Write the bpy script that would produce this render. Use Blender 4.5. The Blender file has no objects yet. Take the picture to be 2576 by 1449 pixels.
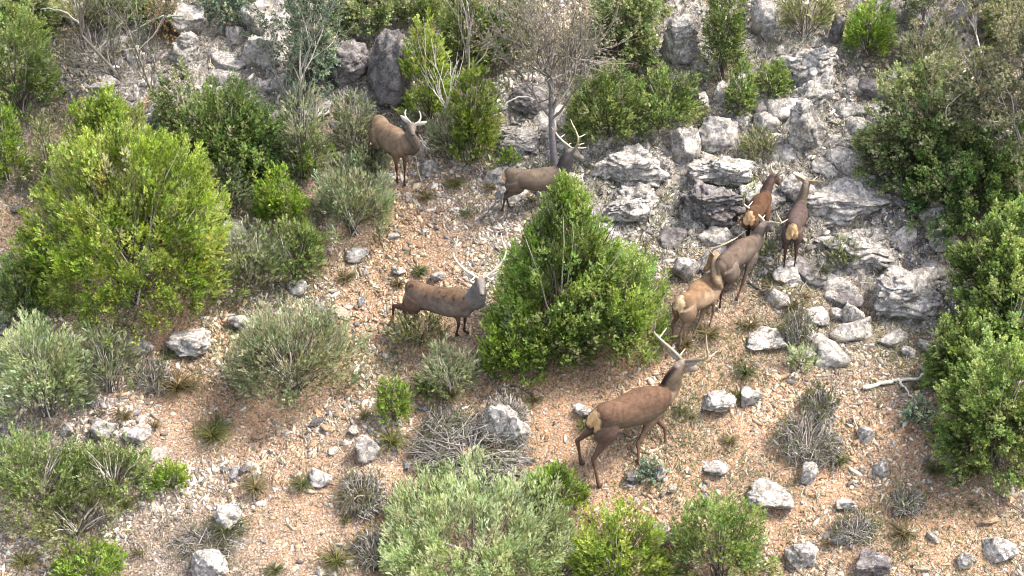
import bpy, bmesh, math, random
import numpy as np
from mathutils import Vector, Matrix
rng = np.random.default_rng(7)
random.seed(7)
R = math.radians
sc = bpy.context.scene
COL = sc.collection

# ------------------------------------------------------------------ camera
W2, H2, F = 1287.5, 724.5, 5150.0
PT = R(32.0)
CAM = np.array([0.0, 0.0, 21.2])
FW = np.array([0, math.cos(PT), -math.sin(PT)])
UP = np.array([0, math.sin(PT), math.cos(PT)])
cam = bpy.data.objects.new('camera', bpy.data.cameras.new('camera'))
COL.objects.link(cam)
cam.location = CAM
cam.rotation_euler = (R(90) - PT, 0, 0)
cam.data.sensor_width = 36
cam.data.lens = 36 * F / 2575.0
cam.data.clip_end = 600
cam.data.clip_start = 0.5
sc.camera = cam

# ------------------------------------------------------------------ sky, sun, exposure
sun_dir = Vector((0.50, 0.05, 0.80)).normalized()
el = math.asin(sun_dir.z)
az = math.atan2(sun_dir.x, sun_dir.y)
w = bpy.data.worlds.new('World')
sc.world = w
w.use_nodes = True
nt = w.node_tree
bg = nt.nodes['Background']
sky = nt.nodes.new('ShaderNodeTexSky')
sky.sky_type = 'NISHITA'
sky.sun_disc = False
sky.sun_elevation = el
sky.sun_rotation = az
sky.dust_density = 3.0
sky.air_density = 1.0
hs = nt.nodes.new('ShaderNodeHueSaturation')   # thin cloud: a paler sky
hs.inputs['Saturation'].default_value = 0.55
nt.links.new(sky.outputs[0], hs.inputs['Color'])
nt.links.new(hs.outputs[0], bg.inputs[0])
bg.inputs[1].default_value = 0.15
sl = bpy.data.lights.new('sun', 'SUN')
sl.energy = 2.1
sl.angle = R(14)
sl.color = (1.0, 0.95, 0.87)
so = bpy.data.objects.new('sun', sl)
COL.objects.link(so)
so.rotation_euler = sun_dir.to_track_quat('Z', 'Y').to_euler()
so.location = (10, 10, 40)
sc.view_settings.view_transform = 'Standard'
sc.view_settings.look = 'None'
sc.view_settings.gamma = 1
sc.cycles.filter_width = 1.1
sc.view_settings.exposure = 1.95

# ------------------------------------------------------------------ helpers
def tag(o, label=None, cat=None, group=None, kind=None):
    if label: o['label'] = label
    if cat: o['category'] = cat
    if group: o['group'] = group
    if kind: o['kind'] = kind
    return o

def hash3(i, j, k, s):
    n = (i * 374761393 + j * 668265263 + k * 2147483647 % 1013904223 + s * 974634777) & 0xffffffff
    n = ((n ^ (n >> 13)) * 1274126177) & 0xffffffff
    n = ((n ^ (n >> 16)) * 2246822519) & 0xffffffff
    return ((n ^ (n >> 15)) & 0xffffff) / float(0xffffff)

def vnoise(P, s=0):
    P = np.asarray(P, float)
    i = np.floor(P).astype(np.int64)
    f = P - i
    f = f * f * (3 - 2 * f)
    r = 0
    for a in (0, 1):
        for b in (0, 1):
            for c in (0, 1):
                ww = (f[..., 0] if a else 1 - f[..., 0]) * (f[..., 1] if b else 1 - f[..., 1]) * (f[..., 2] if c else 1 - f[..., 2])
                r = r + ww * hash3(i[..., 0] + a, i[..., 1] + b, (i[..., 2] + c) * 7, s)
    return r * 2 - 1

def fbm(P, o=4, s=0, g=0.5):
    r, a, P = 0, 1.0, np.asarray(P, float)
    for k in range(o):
        r = r + a * vnoise(P, s + k)
        P = P * 2.03 + 11.3
        a *= g
    return r

def Hb(x, y):
    q = y - 33.9
    z = 0.445 * q + 0.09 * np.log1p(np.exp(np.minimum((q - 2.5) * 1.2, 60))) / 1.2 * 1.6
    z = z + 0.14 * np.sin(0.55 * x + 0.9) * np.cos(0.6 * q + 0.4) + 0.09 * np.sin(1.15 * x - 0.7 * q + 2.0)
    return z

def ray(px, py):
    d = FW * F + np.array([1., 0, 0]) * (px - W2) + UP * (H2 - py)
    return d / np.linalg.norm(d)

def gpo(px, py, off=0.0):
    d = ray(px, py)
    a, b = 20., 90.
    for _ in range(40):
        m = (a + b) / 2
        if (CAM[2] + d[2] * m) - Hb(CAM[0] + d[0] * m, CAM[1] + d[1] * m) - off > 0: a = m
        else: b = m
    return CAM + d * a

def depth(p): return float((p - CAM) @ FW)

def proj(P):
    q = P - CAM
    z = q @ FW
    return np.stack([W2 + F * q[..., 0] / z, H2 - F * (q @ UP) / z], -1)

def mesh(name, V, Fc, mat, loc=(0, 0, 0), parent=None, col=None, smooth=False, matidx=None):
    """V (n,3) in world space, Fc (m,k) faces of one size or a list of such arrays"""
    V = np.asarray(V, np.float32) - np.asarray(loc, np.float32)
    if not isinstance(Fc, list): Fc = [Fc]
    me = bpy.data.meshes.new(name)
    me.vertices.add(len(V))
    me.vertices.foreach_set('co', V.ravel())
    idx = np.concatenate([f.ravel() for f in Fc]).astype(np.int32)
    tot = np.concatenate([np.full(len(f), f.shape[1], np.int32) for f in Fc])
    st = np.concatenate([[0], np.cumsum(tot)[:-1]]).astype(np.int32)
    me.loops.add(len(idx))
    me.loops.foreach_set('vertex_index', idx)
    me.polygons.add(len(tot))
    me.polygons.foreach_set('loop_start', st)
    me.polygons.foreach_set('loop_total', tot)
    if smooth: me.polygons.foreach_set('use_smooth', np.ones(len(tot), bool))
    me.update(calc_edges=True)
    if col is not None:
        a = me.color_attributes.new('Col', 'FLOAT_COLOR', 'POINT')
        c = np.ones((len(V), 4), np.float32)
        c[:, :3] = col
        a.data.foreach_set('color', c.ravel())
    me.materials.append(mat)
    o = bpy.data.objects.new(name, me)
    COL.objects.link(o)
    if parent is not None:
        o.parent = parent
        o.location = tuple(np.asarray(loc, float) - np.asarray(parent.location))
    else:
        o.location = tuple(loc)
    return o

def empty(name, loc):
    o = bpy.data.objects.new(name, None)
    COL.objects.link(o)
    o.location = tuple(loc)
    o.empty_display_size = 0.2
    return o

def nrm(v):
    v = np.asarray(v, float)
    return v / (np.linalg.norm(v, axis=-1, keepdims=True) + 1e-9)

def tubes(P, Rd, n=4):
    """P (N,M,3) paths, Rd (N,M) radii -> verts, quads"""
    N, M, _ = P.shape
    T = np.empty_like(P)
    T[:, 1:-1] = P[:, 2:] - P[:, :-2]
    T[:, 0] = P[:, 1] - P[:, 0]
    T[:, -1] = P[:, -1] - P[:, -2]
    T = nrm(T)
    ref = np.where(np.abs(T[..., 2:3]) > 0.9, np.array([1., 0, 0]), np.array([0, 0, 1.]))
    A = nrm(np.cross(T, ref))
    B = np.cross(T, A)
    th = np.arange(n) * 2 * np.pi / n
    V = P[:, :, None] + Rd[:, :, None, None] * (A[:, :, None] * np.cos(th)[:, None] + B[:, :, None] * np.sin(th)[:, None])
    V = V.reshape(-1, 3)
    b = (np.arange(N)[:, None, None] * M + np.arange(M - 1)[None, :, None]) * n
    k = np.arange(n)[None, None]
    k2 = (k + 1) % n
    Q = np.stack([b + k, b + k2, b + n + k2, b + n + k], -1).reshape(-1, 4)
    return V, Q

def catmull(P, m):
    P = np.asarray(P, float)
    E = np.vstack([2 * P[0] - P[1], P, 2 * P[-1] - P[-2]])
    out = []
    for i in range(1, len(E) - 2):
        t = np.linspace(0, 1, m, endpoint=False)[:, None]
        a, b, c, d = E[i - 1], E[i], E[i + 1], E[i + 2]
        out.append(0.5 * (2 * b + (c - a) * t + (2 * a - 5 * b + 4 * c - d) * t * t + (3 * b - 3 * c + d - a) * t ** 3))
    out.append(E[-2][None])
    return np.vstack(out)

# ------------------------------------------------------------------ materials
def newmat(name):
    m = bpy.data.materials.new(name)
    m.use_nodes = True
    t = m.node_tree
    for n in list(t.nodes): t.nodes.remove(n)
    out = t.nodes.new('ShaderNodeOutputMaterial')
    return m, t, out

class NB:
    def __init__(s, t): s.t = t
    def n(s, typ, ins=None, **kw):
        x = s.t.nodes.new(typ)
        for k, v in kw.items(): setattr(x, k, v)
        for k, v in (ins or {}).items():
            if isinstance(v, bpy.types.NodeSocket): s.t.links.new(v, x.inputs[k])
            else: x.inputs[k].default_value = v
        return x
    def ramp(s, fac, stops, interp='LINEAR'):
        x = s.t.nodes.new('ShaderNodeValToRGB')
        x.color_ramp.interpolation = interp
        e = x.color_ramp.elements
        while len(e) < len(stops): e.new(0.5)
        for k, (p, c) in enumerate(stops):
            e[k].position = p
            e[k].color = (c[0], c[1], c[2], 1) if not isinstance(c, (int, float)) else (c, c, c, 1)
        s.t.links.new(fac, x.inputs[0])
        return x.outputs[0]
    def mix(s, f, a, b, mode='MIX'):
        x = s.t.nodes.new('ShaderNodeMix')
        x.data_type = 'RGBA'
        x.blend_type = mode
        for i, v in ((0, f), (6, a), (7, b)):
            if isinstance(v, bpy.types.NodeSocket): s.t.links.new(v, x.inputs[i])
            else: x.inputs[i].default_value = v if i == 0 else (*v, 1)
        return x.outputs[2]

def leaf_mat():
    m, t, out = newmat('foliage')
    b = NB(t)
    c = b.n('ShaderNodeVertexColor', layer_name='Col').outputs[0]
    p = b.n('ShaderNodeBsdfPrincipled', {'Base Color': c, 'Roughness': 0.55, 'Specular IOR Level': 0.35})
    tc = b.mix(1.0, c, (1.1, 1.15, 0.6), 'MULTIPLY')
    tr = b.n('ShaderNodeBsdfTranslucent', {'Color': tc})
    mx = b.n('ShaderNodeMixShader', {0: 0.38, 1: p.outputs[0], 2: tr.outputs[0]})
    t.links.new(mx.outputs[0], out.inputs[0])
    return m

def col_mat(name, rough=0.85, nscale=18, amt=0.35, bump=0.3, bdist=0.01):
    m, t, out = newmat(name)
    b = NB(t)
    c = b.n('ShaderNodeVertexColor', layer_name='Col').outputs[0]
    co = b.n('ShaderNodeTexCoord').outputs['Object']
    nz = b.n('ShaderNodeTexNoise', {'Vector': co, 'Scale': nscale, 'Detail': 5, 'Roughness': 0.7})
    g = b.ramp(nz.outputs[0], [(0.32, 1 - amt), (0.68, 1 + amt)])
    c2 = b.mix(1.0, c, g, 'MULTIPLY')
    bp = b.n('ShaderNodeBump', {'Strength': bump, 'Distance': bdist, 'Height': nz.outputs[0]})
    p = b.n('ShaderNodeBsdfPrincipled', {'Base Color': c2, 'Roughness': rough, 'Specular IOR Level': 0.25, 'Normal': bp.outputs[0]})
    t.links.new(p.outputs[0], out.inputs[0])
    return m

def rock_mat(name, light=(0.56, 0.53, 0.48), mid=(0.28, 0.25, 0.225), dark=(0.05, 0.042, 0.046), warm=0.25):
    m, t, out = newmat(name)
    b = NB(t)
    geo = b.n('ShaderNodeNewGeometry')
    co = geo.outputs['Position']
    n1 = b.n('ShaderNodeTexNoise', {'Vector': co, 'Scale': 2.6, 'Detail': 7, 'Roughness': 0.72, 'Distortion': 0.4})
    n2 = b.n('ShaderNodeTexNoise', {'Vector': co, 'Scale': 13.0, 'Detail': 6, 'Roughness': 0.75, 'Distortion': 0.8})
    base = b.ramp(n2.outputs[0], [(0.37, dark), (0.46, mid), (0.51, mid), (0.58, light)])
    big = b.ramp(n1.outputs[0], [(0.38, tuple(v * 0.5 for v in mid)), (0.5, mid), (0.62, light)])
    c = b.mix(0.35, base, big)
    # pale crustose lichen and warm iron staining
    n3 = b.n('ShaderNodeTexNoise', {'Vector': co, 'Scale': 5.0, 'Detail': 4, 'Roughness': 0.6})
    wm = b.ramp(n3.outputs[0], [(0.52, 0.0), (0.68, warm)])
    c = b.mix(wm, c, (0.42, 0.33, 0.20))
    v = b.n('ShaderNodeTexVoronoi', {'Vector': b.mix(0.3, co, n2.outputs[1]), 'Scale': 4.2}, feature='DISTANCE_TO_EDGE')
    ck = b.ramp(v.outputs[0], [(0.0, 0.12), (0.05, 1.0)])
    v2 = b.n('ShaderNodeTexVoronoi', {'Vector': co, 'Scale': 22.0, 'Randomness': 1.0}, feature='F1')
    sp = b.ramp(v2.outputs[0], [(0.12, 1.5), (0.3, 1.0)])
    c = b.mix(b.ramp(n1.outputs[0], [(0.42, 0.0), (0.6, 0.55)]), c, ck, 'MULTIPLY')
    c = b.mix(0.7, c, sp, 'MULTIPLY')
    hh = b.mix(0.4, n2.outputs[0], ck)
    bp = b.n('ShaderNodeBump', {'Strength': 0.8, 'Distance': 0.05, 'Height': hh})
    p = b.n('ShaderNodeBsdfPrincipled', {'Base Color': c, 'Roughness': 0.9, 'Specular IOR Level': 0.2, 'Normal': bp.outputs[0]})
    t.links.new(p.outputs[0], out.inputs[0])
    return m

def ground_mat():
    m, t, out = newmat('stony_soil')
    b = NB(t)
    co = b.n('ShaderNodeNewGeometry').outputs['Position']
    a = b.n('ShaderNodeVertexColor', layer_name='Col').outputs[0]     # R = red earth, G = grey scree, B = litter
    s = b.n('ShaderNodeSeparateColor', {0: a})
    n1 = b.n('ShaderNodeTexNoise', {'Vector': co, 'Scale': 3.5, 'Detail': 6, 'Roughness': 0.7})
    n2 = b.n('ShaderNodeTexNoise', {'Vector': co, 'Scale': 24.0, 'Detail': 5, 'Roughness': 0.75})
    red = b.ramp(n2.outputs[0], [(0.34, (0.085, 0.042, 0.025)), (0.48, (0.345, 0.198, 0.112)), (0.66, (0.51, 0.36, 0.235))])
    gry = b.ramp(n2.outputs[0], [(0.35, (0.045, 0.035, 0.03)), (0.5, (0.20, 0.155, 0.125)), (0.66, (0.38, 0.33, 0.28))])
    ltt = b.ramp(n2.outputs[0], [(0.32, (0.06, 0.055, 0.03)), (0.5, (0.16, 0.145, 0.08)), (0.68, (0.30, 0.27, 0.17))])
    c = b.mix(s.outputs[0], gry, red)
    lm = b.n('ShaderNodeMath', {0: s.outputs[2], 1: n1.outputs[0]}, operation='MULTIPLY')
    lm2 = b.ramp(lm.outputs[0], [(0.15, 0.0), (0.5, 0.9)])
    c = b.mix(lm2, c, ltt)
    k1 = b.n('ShaderNodeTexNoise', {'Vector': co, 'Scale': 12.0, 'Detail': 6, 'Roughness': 0.78, 'Distortion': 0.7})
    rk = b.ramp(k1.outputs[0], [(0.36, (0.05, 0.043, 0.043)), (0.45, (0.24, 0.215, 0.20)), (0.52, (0.27, 0.245, 0.225)), (0.6, (0.54, 0.51, 0.46))])
    rk = b.mix(b.ramp(n1.outputs[0], [(0.5, 0.0), (0.65, 0.35)]), rk, (0.42, 0.33, 0.20))
    rm = b.n('ShaderNodeMath', {0: s.outputs[1], 1: n1.outputs[0]}, operation='ADD')
    rm = b.ramp(rm.outputs[0], [(0.72, 0.0), (0.86, 1.0)])
    last = None
    for scl, th, key in ((34.0, 0.5, 1), (17.0, 0.62, 2)):
        wv = b.mix(0.03, co, n2.outputs[1])
        v = b.n('ShaderNodeTexVoronoi', {'Vector': wv, 'Scale': scl, 'Randomness': 1.0}, feature='F1')
        sepc = b.n('ShaderNodeSeparateColor', {0: v.outputs[1]})
        pc = b.ramp(sepc.outputs[0], [(0.0, (0.20, 0.17, 0.16)), (0.25, (0.44, 0.35, 0.27)), (0.5, (0.48, 0.29, 0.19)), (0.75, (0.56, 0.47, 0.38)), (1.0, (0.34, 0.22, 0.17))])
        pm = b.ramp(sepc.outputs[1], [(th, 0.0), (th + 0.03, 1.0)])
        dm = b.ramp(v.outputs[0], [(0.38, 1.0), (0.5, 0.0)])
        mk = b.n('ShaderNodeMath', {0: pm, 1: dm}, operation='MULTIPLY').outputs[0]
        c = b.mix(mk, c, pc)
        if last is None: last = mk
        else: last = b.n('ShaderNodeMath', {0: last, 1: mk}, operation='MAXIMUM').outputs[0]
    c = b.mix(rm, c, rk)
    hh = b.n('ShaderNodeMath', {0: last, 1: n2.outputs[0]}, operation='ADD').outputs[0]
    bp = b.n('ShaderNodeBump', {'Strength': 1.0, 'Distance': 0.045, 'Height': hh})
    p = b.n('ShaderNodeBsdfPrincipled', {'Base Color': c, 'Roughness': 0.95, 'Specular IOR Level': 0.15, 'Normal': bp.outputs[0]})
    t.links.new(p.outputs[0], out.inputs[0])
    return m

def fur_mat():
    m, t, out = newmat('deer_coat')
    b = NB(t)
    c = b.n('ShaderNodeVertexColor', layer_name='Col').outputs[0]
    co = b.n('ShaderNodeTexCoord').outputs['Object']
    n1 = b.n('ShaderNodeTexNoise', {'Vector': co, 'Scale': 9.0, 'Detail': 6, 'Roughness': 0.7})
    n2 = b.n('ShaderNodeTexNoise', {'Vector': co, 'Scale': 60.0, 'Detail': 4, 'Roughness': 0.7})
    g = b.ramp(n1.outputs[0], [(0.3, 0.6), (0.7, 1.25)])
    g2 = b.ramp(n2.outputs[0], [(0.3, 0.82), (0.7, 1.15)])
    c = b.mix(1.0, c, g, 'MULTIPLY')
    c = b.mix(1.0, c, g2, 'MULTIPLY')
    bp = b.n('ShaderNodeBump', {'Strength': 0.5, 'Distance': 0.012, 'Height': n2.outputs[0]})
    p = b.n('ShaderNodeBsdfPrincipled', {'Base Color': c, 'Roughness': 0.85, 'Specular IOR Level': 0.07, 'Normal': bp.outputs[0]})
    t.links.new(p.outputs[0], out.inputs[0])
    return m

M_LEAF = leaf_mat()
M_WOOD = col_mat('grey_bark', 0.9, 22, 0.4, 0.5, 0.012)
M_STONE = col_mat('loose_stone', 0.9, 26, 0.38, 0.5, 0.012)
M_STONE2 = col_mat('stone_face', 0.92, 2.6, 0.55, 0.8, 0.25)
M_ROCK = rock_mat('limestone')
M_PALE = rock_mat('pale_limestone', (0.56, 0.53, 0.48), (0.29, 0.26, 0.24), (0.05, 0.043, 0.043), 0.35)
M_DARK = rock_mat('dark_and_shaded_limestone', (0.27, 0.245, 0.235), (0.13, 0.115, 0.112), (0.035, 0.03, 0.032), 0.15)  # dark stone; also carries the painted shade of the violet dome rocks
M_GROUND = ground_mat()
M_FUR = fur_mat()
M_ANT = col_mat('antler_bone', 0.55, 30, 0.2, 0.3, 0.004)
M_BLACK = col_mat('dark_horn', 0.35, 30, 0.1, 0.1, 0.002)

# ------------------------------------------------------------------ the hillside
def soilmap(x, y):
    """red earth, scree, litter weights"""
    P = np.stack([x * 0.45, y * 0.45, 0 * x], -1)
    n = fbm(P, 4, 3)
    red = np.clip(-0.08 + 0.5 * n, 0, 1)
    for (u, v, r, k) in SOIL:
        g = SP[(u, v)]
        red = red + k * np.exp(-((x - g[0]) ** 2 + ((y - g[1])) ** 2) / (r * r))
    red = np.clip(red, 0, 1)
    q = y - 33.9
    lit = np.clip(0.42 + 0.10 * q + 0.9 * fbm(P * 1.7 + 30, 3, 9), 0, 1) * (1 - 0.6 * red)
    return red, lit
SOIL = [(1000, 690, 1.6, .9), (480, 900, 1.0, .9), (700, 1060, 1.6, .8), (1400, 980, 1.6, .9), (1650, 1180, 2.6, .9), (1800, 1130, 1.6, .8),
        (450, 1030, 1.0, .5), (1150, 1170, 1.6, .6), (2100, 1320, 2.2, .6), (960, 840, 1.0, .9), (20, 560, .8, .7), (2250, 1150, 2., .6), (2450, 1350, 2., .45),
        (230, 350, 1.2, .35), (1000, 520, 1.2, .5), (1850, 900, 1.2, .5), (820, 1350, 1.5, .25), (2350, 400, .8, .4), (60, 1430, 1., .5), (1750, 1300, 1., .5)]
SP = {(u, v): gpo(u, v) for (u, v, r, k) in SOIL}

ROCKY = [((1585, 460), 1.05, .95), ((1790, 380), 1.0, .9), ((1960, 440), .9, .7), ((2130, 540), 1.2, .9), ((2040, 330), .8, 1.1), ((2040, 190), .9, .9), ((2300, 740), .95, .6),
         ((1750, 560), .7, .4), ((300, 170), 1.0, .7), ((480, 110), .8, .9), ((670, 110), .9, 1.1), ((920, 180), 1.1, .9), ((1320, 300), .7, .9), ((1710, 120), .7, .9), ((1910, 60), .7, .8), ((2330, 60), 1.0, .8), ((2170, 640), .8, .4), ((2240, 30), .8, .6)]
RKC = [(gpo(*c)[:2], a, b) for c, a, b in ROCKY]
HOOF = []
def rockmask(x, y):
    m = 0 * x
    for (c, a, b) in RKC:
        d = np.sqrt(((x - c[0]) / a) ** 2 + ((y - c[1]) / (b * 1.25)) ** 2)
        m = np.maximum(m, np.clip((1.25 - d) / .5, 0, 1))
    P = np.stack([x, y, 0 * x], -1)
    m = np.clip(m * 1.3 + .55 * fbm(P * 1.9, 3, 71) * (m > 0), 0, 1)
    for h in HOOF:
        m = m * np.clip((np.hypot(x - h[0], y - h[1]) - .12) / .25, 0, 1)
    return m
def worley(x, y, s):
    # distance to the edges of irregular joint blocks, and a height per block
    i0 = np.floor(x).astype(np.int64); j0 = np.floor(y).astype(np.int64)
    d1 = np.full(x.shape, 9.); d2 = np.full(x.shape, 9.); hh = 0 * x
    for a in (-1, 0, 1):
        for b in (-1, 0, 1):
            i, j = i0 + a, j0 + b
            fx = i + hash3(i, j, 0 * i, s); fy = j + hash3(i, j, 0 * i + 1, s)
            d = np.hypot(x - fx, y - fy)
            n1 = d < d1
            d2 = np.where(n1, d1, np.minimum(d2, d))
            hh = np.where(n1, hash3(i, j, 0 * i + 2, s), hh)
            d1 = np.where(n1, d, d1)
    return d2 - d1, hh
def rockrelief(x, y):
    P = np.stack([x, y, 0 * x], -1)
    wx = x + .25 * fbm(P * 1.5, 3, 81); wy = y + .25 * fbm(P * 1.5 + 7, 3, 82)
    e, h = worley(wx * 1.5, wy * 2.6, 3)
    e2, h2 = worley(wx * 4.2, wy * 6.0, 4)
    return .02 + .17 * h * np.clip(e * 5, 0, 1) + .06 * h2 * np.clip(e2 * 4, 0, 1) + .05 * fbm(P * 4, 4, 83) - .07 * (1 - np.clip(e * 7, 0, 1))
def Hd(x, y):
    P = np.stack([x, y, 0 * x], -1)
    m = rockmask(x, y)
    return Hb(x, y) + 0.045 * fbm(P * 1.3, 4, 21) + 0.012 * vnoise(P * 7, 5) + m * rockrelief(x, y)

JN = ["pel", "tail", "s1", "s2", "s3", "cf", "n1", "n2", "poll", "muz", "al", "ar"]
JN += [a + s for s in 'lr' for a in ('hip', 'sti', 'hoc', 'hfe', 'hho', 'sho', 'elb', 'kne', 'ffe', 'fho')]
DEER = {}
DEER['d1'] = (0.967, dict(zip(JN, [(-2.708, 36.719, 2.084), (-2.805, 36.834, 2.085), (-2.525, 36.445, 2.062), (-2.372, 36.158, 2.069), (-2.231, 35.913, 2.132), (-2.149, 35.785, 2.127), (-1.923, 35.821, 2.183), (-1.999, 35.756, 2.414), (-1.964, 35.748, 2.607), (-1.932, 35.420, 2.583), (-1.822, 35.942, 2.841), (-2.067, 35.839, 2.922), (-2.629, 36.698, 1.985), (-2.472, 36.541, 1.831), (-2.742, 36.655, 1.624), (-2.670, 36.523, 1.309), (-2.618, 36.468, 1.237), (-2.126, 35.952, 1.987), (-2.132, 36.011, 1.797), (-2.149, 36.072, 1.500), (-2.164, 36.130, 1.193), (-2.172, 36.160, 1.065), (-2.760, 36.602, 2.050), (-2.656, 36.419, 1.881), (-2.870, 36.571, 1.636), (-2.788, 36.479, 1.309), (-2.753, 36.425, 1.227), (-2.301, 35.848, 1.981), (-2.311, 35.922, 1.795), (-2.314, 36.030, 1.514), (-2.311, 36.144, 1.228), (-2.317, 36.199, 1.109)])))
DEER['d2'] = (0.891, dict(zip(JN, [(-0.044, 35.325, 1.706), (-0.179, 35.325, 1.743), (0.258, 35.352, 1.650), (0.533, 35.465, 1.563), (0.786, 35.549, 1.578), (0.919, 35.610, 1.564), (1.020, 35.619, 1.756), (1.077, 35.570, 1.980), (1.182, 35.607, 2.117), (1.406, 35.679, 1.921), (0.848, 35.994, 2.478), (1.191, 35.524, 2.740), (0.001, 35.420, 1.649), (0.082, 35.564, 1.463), (-0.132, 35.468, 1.229), (-0.053, 35.513, 0.919), (0.020, 35.554, 0.871), (0.747, 35.678, 1.497), (0.664, 35.613, 1.377), (0.741, 35.592, 1.143), (0.741, 35.553, 0.897), (0.821, 35.520, 0.881), (0.007, 35.262, 1.624), (0.116, 35.358, 1.422), (-0.138, 35.360, 1.209), (-0.192, 35.445, 0.902), (-0.226, 35.498, 0.830), (0.813, 35.505, 1.433), (0.727, 35.413, 1.335), (0.791, 35.420, 1.097), (0.792, 35.387, 0.849), (0.869, 35.364, 0.814)])))
DEER['d3'] = (1.047, dict(zip(JN, [(-1.856, 32.930, 0.524), (-2.010, 32.990, 0.543), (-1.524, 32.801, 0.480), (-1.204, 32.636, 0.492), (-0.911, 32.539, 0.559), (-0.742, 32.511, 0.558), (-0.667, 32.389, 0.770), (-0.611, 32.277, 1.011), (-0.585, 32.233, 1.209), (-0.551, 31.883, 1.131), (-0.158, 32.571, 1.856), (-1.044, 32.428, 1.890), (-1.765, 32.998, 0.445), (-1.728, 33.097, 0.172), (-2.076, 33.142, 0.003), (-2.019, 33.094, -0.368), (-1.933, 33.020, -0.368), (-0.848, 32.692, 0.471), (-0.945, 32.776, 0.333), (-0.893, 32.769, 0.048), (-0.914, 32.794, -0.243), (-0.857, 32.816, -0.326), (-1.834, 32.823, 0.438), (-1.920, 32.935, 0.181), (-2.266, 33.099, 0.108), (-2.307, 33.205, -0.254), (-2.335, 33.278, -0.335), (-0.892, 32.484, 0.384), (-1.031, 32.548, 0.276), (-1.012, 32.633, -0.001), (-1.058, 32.721, -0.276), (-1.062, 32.794, -0.348)])))
DEER['d4'] = (1.278, dict(zip(JN, [(1.638, 30.032, -0.308), (1.474, 29.922, -0.267), (1.978, 30.293, -0.384), (2.298, 30.581, -0.467), (2.614, 30.787, -0.529), (2.768, 30.904, -0.609), (2.902, 31.083, -0.398), (2.975, 31.008, -0.077), (3.111, 31.052, 0.131), (3.400, 31.284, -0.105), (2.573, 31.079, 0.993), (3.481, 30.447, 0.913), (1.610, 30.197, -0.359), (1.550, 30.312, -0.692), (1.198, 30.282, -1.012), (1.258, 30.324, -1.469), (1.289, 30.346, -1.602), (2.491, 30.940, -0.640), (2.567, 30.875, -0.846), (2.826, 30.754, -1.056), (2.852, 30.665, -1.401), (2.955, 30.600, -1.371), (1.718, 30.020, -0.458), (1.728, 30.090, -0.810), (1.478, 29.977, -1.202), (1.567, 29.922, -1.655), (1.598, 29.906, -1.791), (2.612, 30.711, -0.747), (2.497, 30.588, -0.912), (2.319, 30.412, -1.172), (2.334, 30.242, -1.487), (2.293, 30.357, -1.519)])))
DEER['d5'] = (0.991, dict(zip(JN, [(3.201, 32.428, 0.602), (3.096, 32.328, 0.654), (3.418, 32.678, 0.531), (3.573, 32.968, 0.440), (3.727, 33.223, 0.420), (3.854, 33.319, 0.458), (3.899, 33.213, 0.686), (3.899, 33.350, 0.904), (3.883, 33.489, 0.988), (3.693, 33.409, 0.728), (4.153, 33.340, 1.445), (4.376, 33.846, 1.281), (3.159, 32.537, 0.535), (3.225, 32.687, 0.312), (3.058, 32.658, -0.015), (3.080, 32.708, -0.370), (3.007, 32.767, -0.421), (3.787, 33.190, 0.271), (3.714, 33.098, 0.126), (3.609, 32.960, -0.097), (3.501, 32.820, -0.323), (3.461, 32.767, -0.406), (3.284, 32.413, 0.504), (3.355, 32.498, 0.250), (3.192, 32.405, -0.068), (3.182, 32.456, -0.423), (3.175, 32.495, -0.523), (3.875, 33.113, 0.452), (3.839, 33.011, 0.310), (3.859, 33.043, 0.039), (3.806, 32.989, -0.228), (3.810, 32.965, -0.323)])))
DEER['d6'] = (1.042, dict(zip(JN, [(4.023, 33.254, 0.955), (3.928, 33.117, 0.952), (4.219, 33.550, 0.921), (4.390, 33.856, 0.845), (4.614, 34.078, 0.834), (4.740, 34.174, 0.794), (4.742, 34.416, 0.776), (4.772, 34.269, 1.019), (4.887, 34.313, 1.190), (5.081, 34.520, 0.962), (4.457, 34.289, 1.763), (5.098, 33.802, 1.647), (3.975, 33.363, 0.880), (4.106, 33.561, 0.711), (3.992, 33.558, 0.340), (4.148, 33.747, 0.053), (4.219, 33.831, 0.027), (4.520, 34.172, 0.715), (4.418, 34.072, 0.594), (4.654, 34.202, 0.491), (4.583, 34.135, 0.216), (4.650, 34.185, 0.156), (4.129, 33.258, 0.862), (4.246, 33.374, 0.622), (4.018, 33.278, 0.323), (4.011, 33.349, -0.048), (4.006, 33.400, -0.147), (4.663, 34.002, 0.666), (4.594, 33.912, 0.512), (4.497, 33.784, 0.268), (4.397, 33.654, 0.022), (4.361, 33.605, -0.066)])))
DEER['d7'] = (0.834, dict(zip(JN, [(4.647, 34.475, 1.326), (4.585, 34.364, 1.352), (4.772, 34.724, 1.274), (4.838, 34.998, 1.222), (4.974, 35.208, 1.195), (5.051, 35.305, 1.140), (5.035, 35.476, 1.253), (5.113, 35.581, 1.425), (5.194, 35.697, 1.509), (5.370, 35.740, 1.287), (5.194, 35.958, 1.713), (5.292, 35.682, 1.834), (4.595, 34.551, 1.259), (4.607, 34.591, 1.029), (4.617, 34.506, 0.731), (4.638, 34.537, 0.429), (4.641, 34.543, 0.336), (4.895, 35.237, 1.074), (4.839, 35.111, 1.017), (4.946, 35.212, 0.840), (4.947, 35.185, 0.608), (5.002, 35.229, 0.649), (4.726, 34.481, 1.247), (4.778, 34.497, 1.019), (4.724, 34.471, 0.714), (4.738, 34.499, 0.413), (4.741, 34.504, 0.320), (5.042, 35.130, 1.077), (5.029, 35.016, 0.959), (5.025, 34.886, 0.748), (5.011, 34.778, 0.520), (5.012, 34.737, 0.429)])))
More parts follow.
